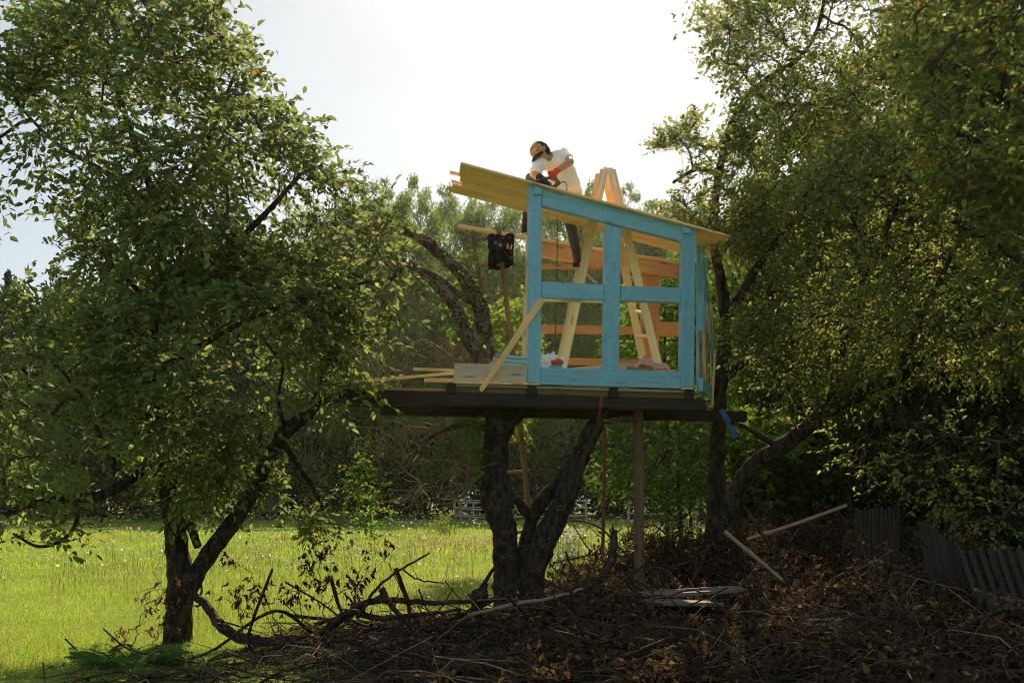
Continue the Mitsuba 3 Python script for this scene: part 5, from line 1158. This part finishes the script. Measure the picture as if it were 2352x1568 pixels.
skull = [hull(ball(head + upv * 0.02, 0.088), ball(H(0, -0.025, 0.015), 0.088), ball(H(0, 0.035, -0.055), 0.062), ball(H(0, 0.052, -0.098), 0.030)),
         hull(ball(H(0, 0.088, -0.02), 0.012), ball(H(0, 0.112, -0.048), 0.014), ball(H(0.014, 0.086, -0.05), 0.009), ball(H(-0.014, 0.086, -0.05), 0.009)),
         hull(ball(H(0.024, 0.078, -0.082), 0.008), ball(H(-0.024, 0.078, -0.082), 0.008), ball(H(0, 0.086, -0.079), 0.009)),
         hull(ball(H(0.088, -0.005, -0.005), (0.010, 0.016, 0.026)), ball(H(0.093, -0.016, 0.012), (0.008, 0.012, 0.018))), hull(ball(H(-0.088, -0.005, -0.005), (0.010, 0.016, 0.026)), ball(H(-0.093, -0.016, 0.012), (0.008, 0.012, 0.018)))]
sc_ = [hull(ball(H(s * 0.032, 0.082, -0.012), 0.013), ball(H(s * 0.036, 0.080, -0.012), 0.012)) for s in (-1, 1)]
neck = bones([(neckb - [0, -0.02, 0.03], 0.062), (head - upv * 0.06 - fwd * 0.02, 0.056)])
def arm(sh, el, wr): return bones([(sh, 0.058), ((sh + el) / 2, 0.050), (el, 0.042), (el * .7 + wr * .3, 0.043), (wr, 0.030)])
core = bones([(pelv, 0.10), (waist, 0.10), (chest, 0.11), (neckb - [0, 0, 0.05], 0.07)]) + [hull(ball(shR, 0.055), ball(chest, 0.09), ball(shL, 0.055))]
body = merge(skull + sc_ + neck + arm(shR, elR, wrR) + arm(shL, elL, wrL) + core, 0.011, 6)
put(PK, body, 'skin', smooth=True, label='person in a white t-shirt and plaid cap kneeling on the roof with a power saw', cat='person')
# shirt: torso and short sleeves, open at the neck
shirt = merge([hull(ball(pelv - [0, 0, 0.02], (0.165, 0.13, 0.07)), ball(waist, (0.155, 0.13, 0.10)), ball(A(1290, 428, 11.82), (0.13, 0.09, 0.08)), ball(chest, 0.12)), hull(ball(waist, (0.155, 0.13, 0.10)), ball(chest + [0.03, 0, 0], 0.145), ball(chest + [-0.05, -0.03, 0], 0.125)),
               hull(ball(shR, 0.078), ball(chest + [0.03, 0, 0], 0.135), ball(shL, 0.074), ball(neckb - [-0.015, -0.03, 0.05], 0.085))]
              + bones([(shR, 0.078), (shR * .45 + elR * .55, 0.070)]) + bones([(shL, 0.074), (shL * .25 + elL * .75, 0.074)]), 0.014, 5)
v = np.array(shirt.vertices); v += np.array(shirt.vertex_normals) * (0.034 * (np.abs(meshkit.noise(v * np.array([17, 13, 6]) + v[:, 2:] * 5, 5) - 0.5)) + 0.014 * (meshkit.noise(v * 28, 6) - .5) - 0.006)[:, None]
# neckline: the collar is cut off where the neck leaves the shirt
cutm = np.linalg.norm(v - A(1250, 357, 11.66), axis=1) < 0.108
fk = ~cutm[shirt.faces].all(1)
put(PK + '__shirt', (v, np.array(shirt.faces)[fk]), 'white_cotton', smooth=True, label='white t-shirt')
jeans = merge(bones([(hipR, 0.105), (hipR * .5 + kneeR * .5, 0.085), (kneeR, 0.064), (kneeR * .6 + ankR * .4, 0.062), (ankR, 0.050)]) + bones([(hipL, 0.10), (thiL, 0.082), (kneeL, 0.060), (kneeL * .6 + ankL * .4, 0.062), (ankL, 0.050)]) + [hull(ball(pelv, 0.125), ball(hipR, 0.11), ball(hipL, 0.11))], 0.013, 5)
v = np.array(jeans.vertices); v += np.array(jeans.vertex_normals) * (0.014 * (meshkit.noise(v * np.array([14, 14, 22]), 8) - 0.5))[:, None]
put(PK + '__jeans', (v, np.array(jeans.faces)), 'dark_denim', smooth=True)
for k, (an, toe) in enumerate(((ankR, np.array([-0.035, -0.20, -0.045])), (ankL, np.array([-0.02, -0.06, -0.13])))):
    side_ = unit(np.cross(toe, [0, 0, 1])); dn = np.array([0, 0, -0.055])
    sh = merge([hull(ball(an, 0.050), ball(an + dn - toe * 0.25, (0.040, 0.045, 0.032)), ball(an + dn * 1.1 + toe * 0.4, (0.046, 0.05, 0.034))), hull(ball(an + dn * 1.1 + toe * 0.4, (0.046, 0.05, 0.034)), ball(an + dn * 1.25 + toe * 0.95, (0.043, 0.045, 0.026)))], 0.012, 4)
    put(num(PK + '__shoe'), sh, 'shoe_leather', smooth=True)
    so = merge([hull(ball(an + dn * 1.65 - toe * 0.35, (0.042, 0.04, 0.012)), ball(an + dn * 1.7 + toe * 1.05, (0.044, 0.04, 0.012)))], 0.02, 2)
    put(scene and (PK + '__shoe' + ('' if k == 0 else '_001') + '__sole'), so, 'black_plastic', smooth=True)
# hair, cap with plaid front panel and brim
hair = merge([hull(ball(H(0, -0.03, 0.0), 0.094), ball(H(0, -0.045, -0.035), 0.078))], 0.014, 3)
put(PK + '__hair', hair, 'cap_black', smooth=True, label='short dark hair')
m = trimesh.creation.icosphere(4); q = np.array(m.vertices); keep = q[:, 2] > -0.06
qq = q * [0.098, 0.112, 0.092]; cv = H(0, 0, 0.028) + qq[:, :1] * rgt + qq[:, 1:2] * fwd + qq[:, 2:] * upv
ff = np.array(m.faces); okf = keep[ff].all(1); front = (q[ff].mean(1) @ np.array([0, 1, 0.25])) > 0.12
def only(v, f, sm=True, uvs=None):
    u, inv = np.unique(f, return_inverse=True); return v[u], inv.reshape(-1, 3), u
v_, f_, u_ = only(cv, ff[okf & ~front]); put(PK + '__cap', (v_, f_), 'cap_black', smooth=True, label='black cap with a plaid front')
v_, f_, u_ = only(cv, ff[okf & front]); put(PK + '__cap__plaid_panel', (v_, f_), 'plaid_cloth', smooth=True, uv=np.stack([q[u_, 0], q[u_, 2]], 1))
a = np.linspace(-1.15, 1.15, 21); rad = np.linspace(0, 1, 6); BR = []
for r_ in rad:
    for t in a:
        BR.append(H(math.sin(t) * (0.100 + 0.012 * r_), math.cos(t) * (0.112 + 0.078 * r_ * math.cos(t * 0.8)), 0.020 - 0.028 * r_ - 0.024 * (math.sin(t) ** 2)))
BR = np.array(BR); i, j = np.meshgrid(np.arange(5), np.arange(20), indexing='ij')
bf = np.stack([i * 21 + j, (i + 1) * 21 + j, (i + 1) * 21 + j + 1, i * 21 + j + 1], -1).reshape(-1, 4); bf = np.vstack([bf[:, [0, 1, 2]], bf[:, [0, 2, 3]]])
n0 = len(BR); put(PK + '__cap__brim', (np.vstack([BR, BR + upv * 0.004]), np.vstack([bf, bf[:, ::-1] + n0])), 'cap_black', smooth=True)
# gloved right hand on the saw, five fingers each
saw = wrR + np.array([-0.055, -0.045, -0.105])
fdir = unit(saw - wrR); sdir = unit(np.cross(fdir, [0.5, -0.8, 0.2])); pdir = np.cross(sdir, fdir)
palm = hull(ball(wrR, 0.034), ball(wrR + fdir * 0.075 + sdir * 0.030, 0.020), ball(wrR + fdir * 0.078 - sdir * 0.030, 0.019), ball(wrR + fdir * 0.05, 0.028))
fing = [palm]
for k, (o, l) in enumerate(((0.033, 0.070), (0.011, 0.080), (-0.011, 0.075), (-0.032, 0.060))):
    b0 = wrR + fdir * 0.078 + sdir * o; b1 = b0 + unit(fdir + pdir * 0.35) * l * .45; b2 = b1 + unit(fdir + pdir * 1.0) * l * .33; b3 = b2 + unit(fdir * .3 + pdir) * l * .25
    fing += bones([(b0, 0.0125), (b1, 0.0115), (b2, 0.0105), (b3, 0.009)])
t0 = wrR + fdir * 0.03 + sdir * 0.034; fing += bones([(t0, 0.016), (t0 + sdir * 0.028 + fdir * 0.025, 0.0135), (t0 + sdir * 0.032 + fdir * 0.060 + pdir * .02, 0.011)])
glove = merge(fing + bones([(wrR, 0.036), (wrR + unit(elR - wrR) * 0.045, 0.037)]), 0.006, 3)
put(PK + '__glove', glove, 'red_glove', smooth=True, label='red work glove')
# left hand, with a dark cuff, resting on the planks
ld = unit(wrL - elL); ls = unit(np.cross(ld, [0, 0.3, 1])); lp = np.array([0, 0, -1.0])
hp = wrL + ld * 0.03
fing = [hull(ball(wrL, 0.030), ball(wrL + ld * 0.085 + ls * 0.03, 0.018), ball(wrL + ld * 0.085 - ls * 0.03, 0.018))]
for o, l in ((0.033, 0.068), (0.011, 0.078), (-0.011, 0.073), (-0.032, 0.058)):
    b0 = wrL + ld * 0.085 + ls * o; b1 = b0 + unit(ld + lp * .5) * l * .45; b2 = b1 + unit(ld + lp * 1.2) * l * .33; b3 = b2 + unit(ld * .3 + lp) * l * .25
    fing += bones([(b0, 0.012), (b1, 0.011), (b2, 0.010), (b3, 0.009)])
t0 = wrL + ld * 0.03 - ls * 0.032; fing += bones([(t0, 0.015), (t0 - ls * 0.026 + ld * 0.03, 0.013), (t0 - ls * 0.03 + ld * 0.06, 0.011)])
put(num(PK + '__glove'), merge(fing + bones([(wrL, 0.038), (wrL + (elL - wrL) * 0.42, 0.044)]), 0.007, 3), 'cap_black', smooth=True, label='black glove and cuff')
# power saw under the red glove
SW = 'power_saw'
s0 = saw + fdir * 0.02
tag(SW, 'dark hand held power saw gripped by the red glove on the roof planks', 'power saw')
rb = unit(np.array([1.0, -0.1, -0.26])); rz = up
hd = merge(bones([(s0 + rb * -0.10 + rz * 0.0, 0.024), (s0 + rb * -0.02 + rz * 0.035, 0.018), (s0 + rb * 0.06 + rz * 0.045, 0.020), (s0 + rb * 0.10 + rz * 0.01, 0.022), (s0 + rb * 0.06 - rz * 0.065, 0.026), (s0 - rb * 0.05 - rz * 0.075, 0.034), (s0 + rb * -0.10 + rz * 0.0, 0.024)]), 0.01, 3)
put(SW + '__handle', hd, 'olive_plastic', smooth=True)
put(SW + '__motor', merge([hull(ball(s0 - rb * 0.12 - rz * 0.05, 0.045), ball(s0 - rb * 0.02 - rz * 0.085, 0.042)), hull(ball(s0 - rb * 0.12 - rz * 0.05, 0.035), ball(s0 - rb * 0.13 - rz * 0.12, 0.03))], 0.012, 3), 'black_plastic', smooth=True)
bar(SW + '__base_plate', s0 - rb * 0.16 - rz * 0.155, s0 + rb * 0.09 - rz * 0.155, 0.008, 0.08, 'steel', up=rz)
bar(SW + '__blade', s0 - rb * 0.135 - rz * 0.10, s0 - rb * 0.138 - rz * 0.21, 0.010, 0.002, 'steel', up=rb)
p = catmull(np.array([s0 + rb * 0.09 - rz * 0.05, s0 + rb * 0.15 + rz * 0.03, s0 + rb * 0.20 + rz * 0.0, s0 + rb * 0.22 - rz * 0.12, s0 + rb * 0.20 - rz * 0.16]), 8)
put(SW + '__cord', tube(p, 0.005, 6), 'black_plastic', smooth=True)
print('triangles', tri_count())
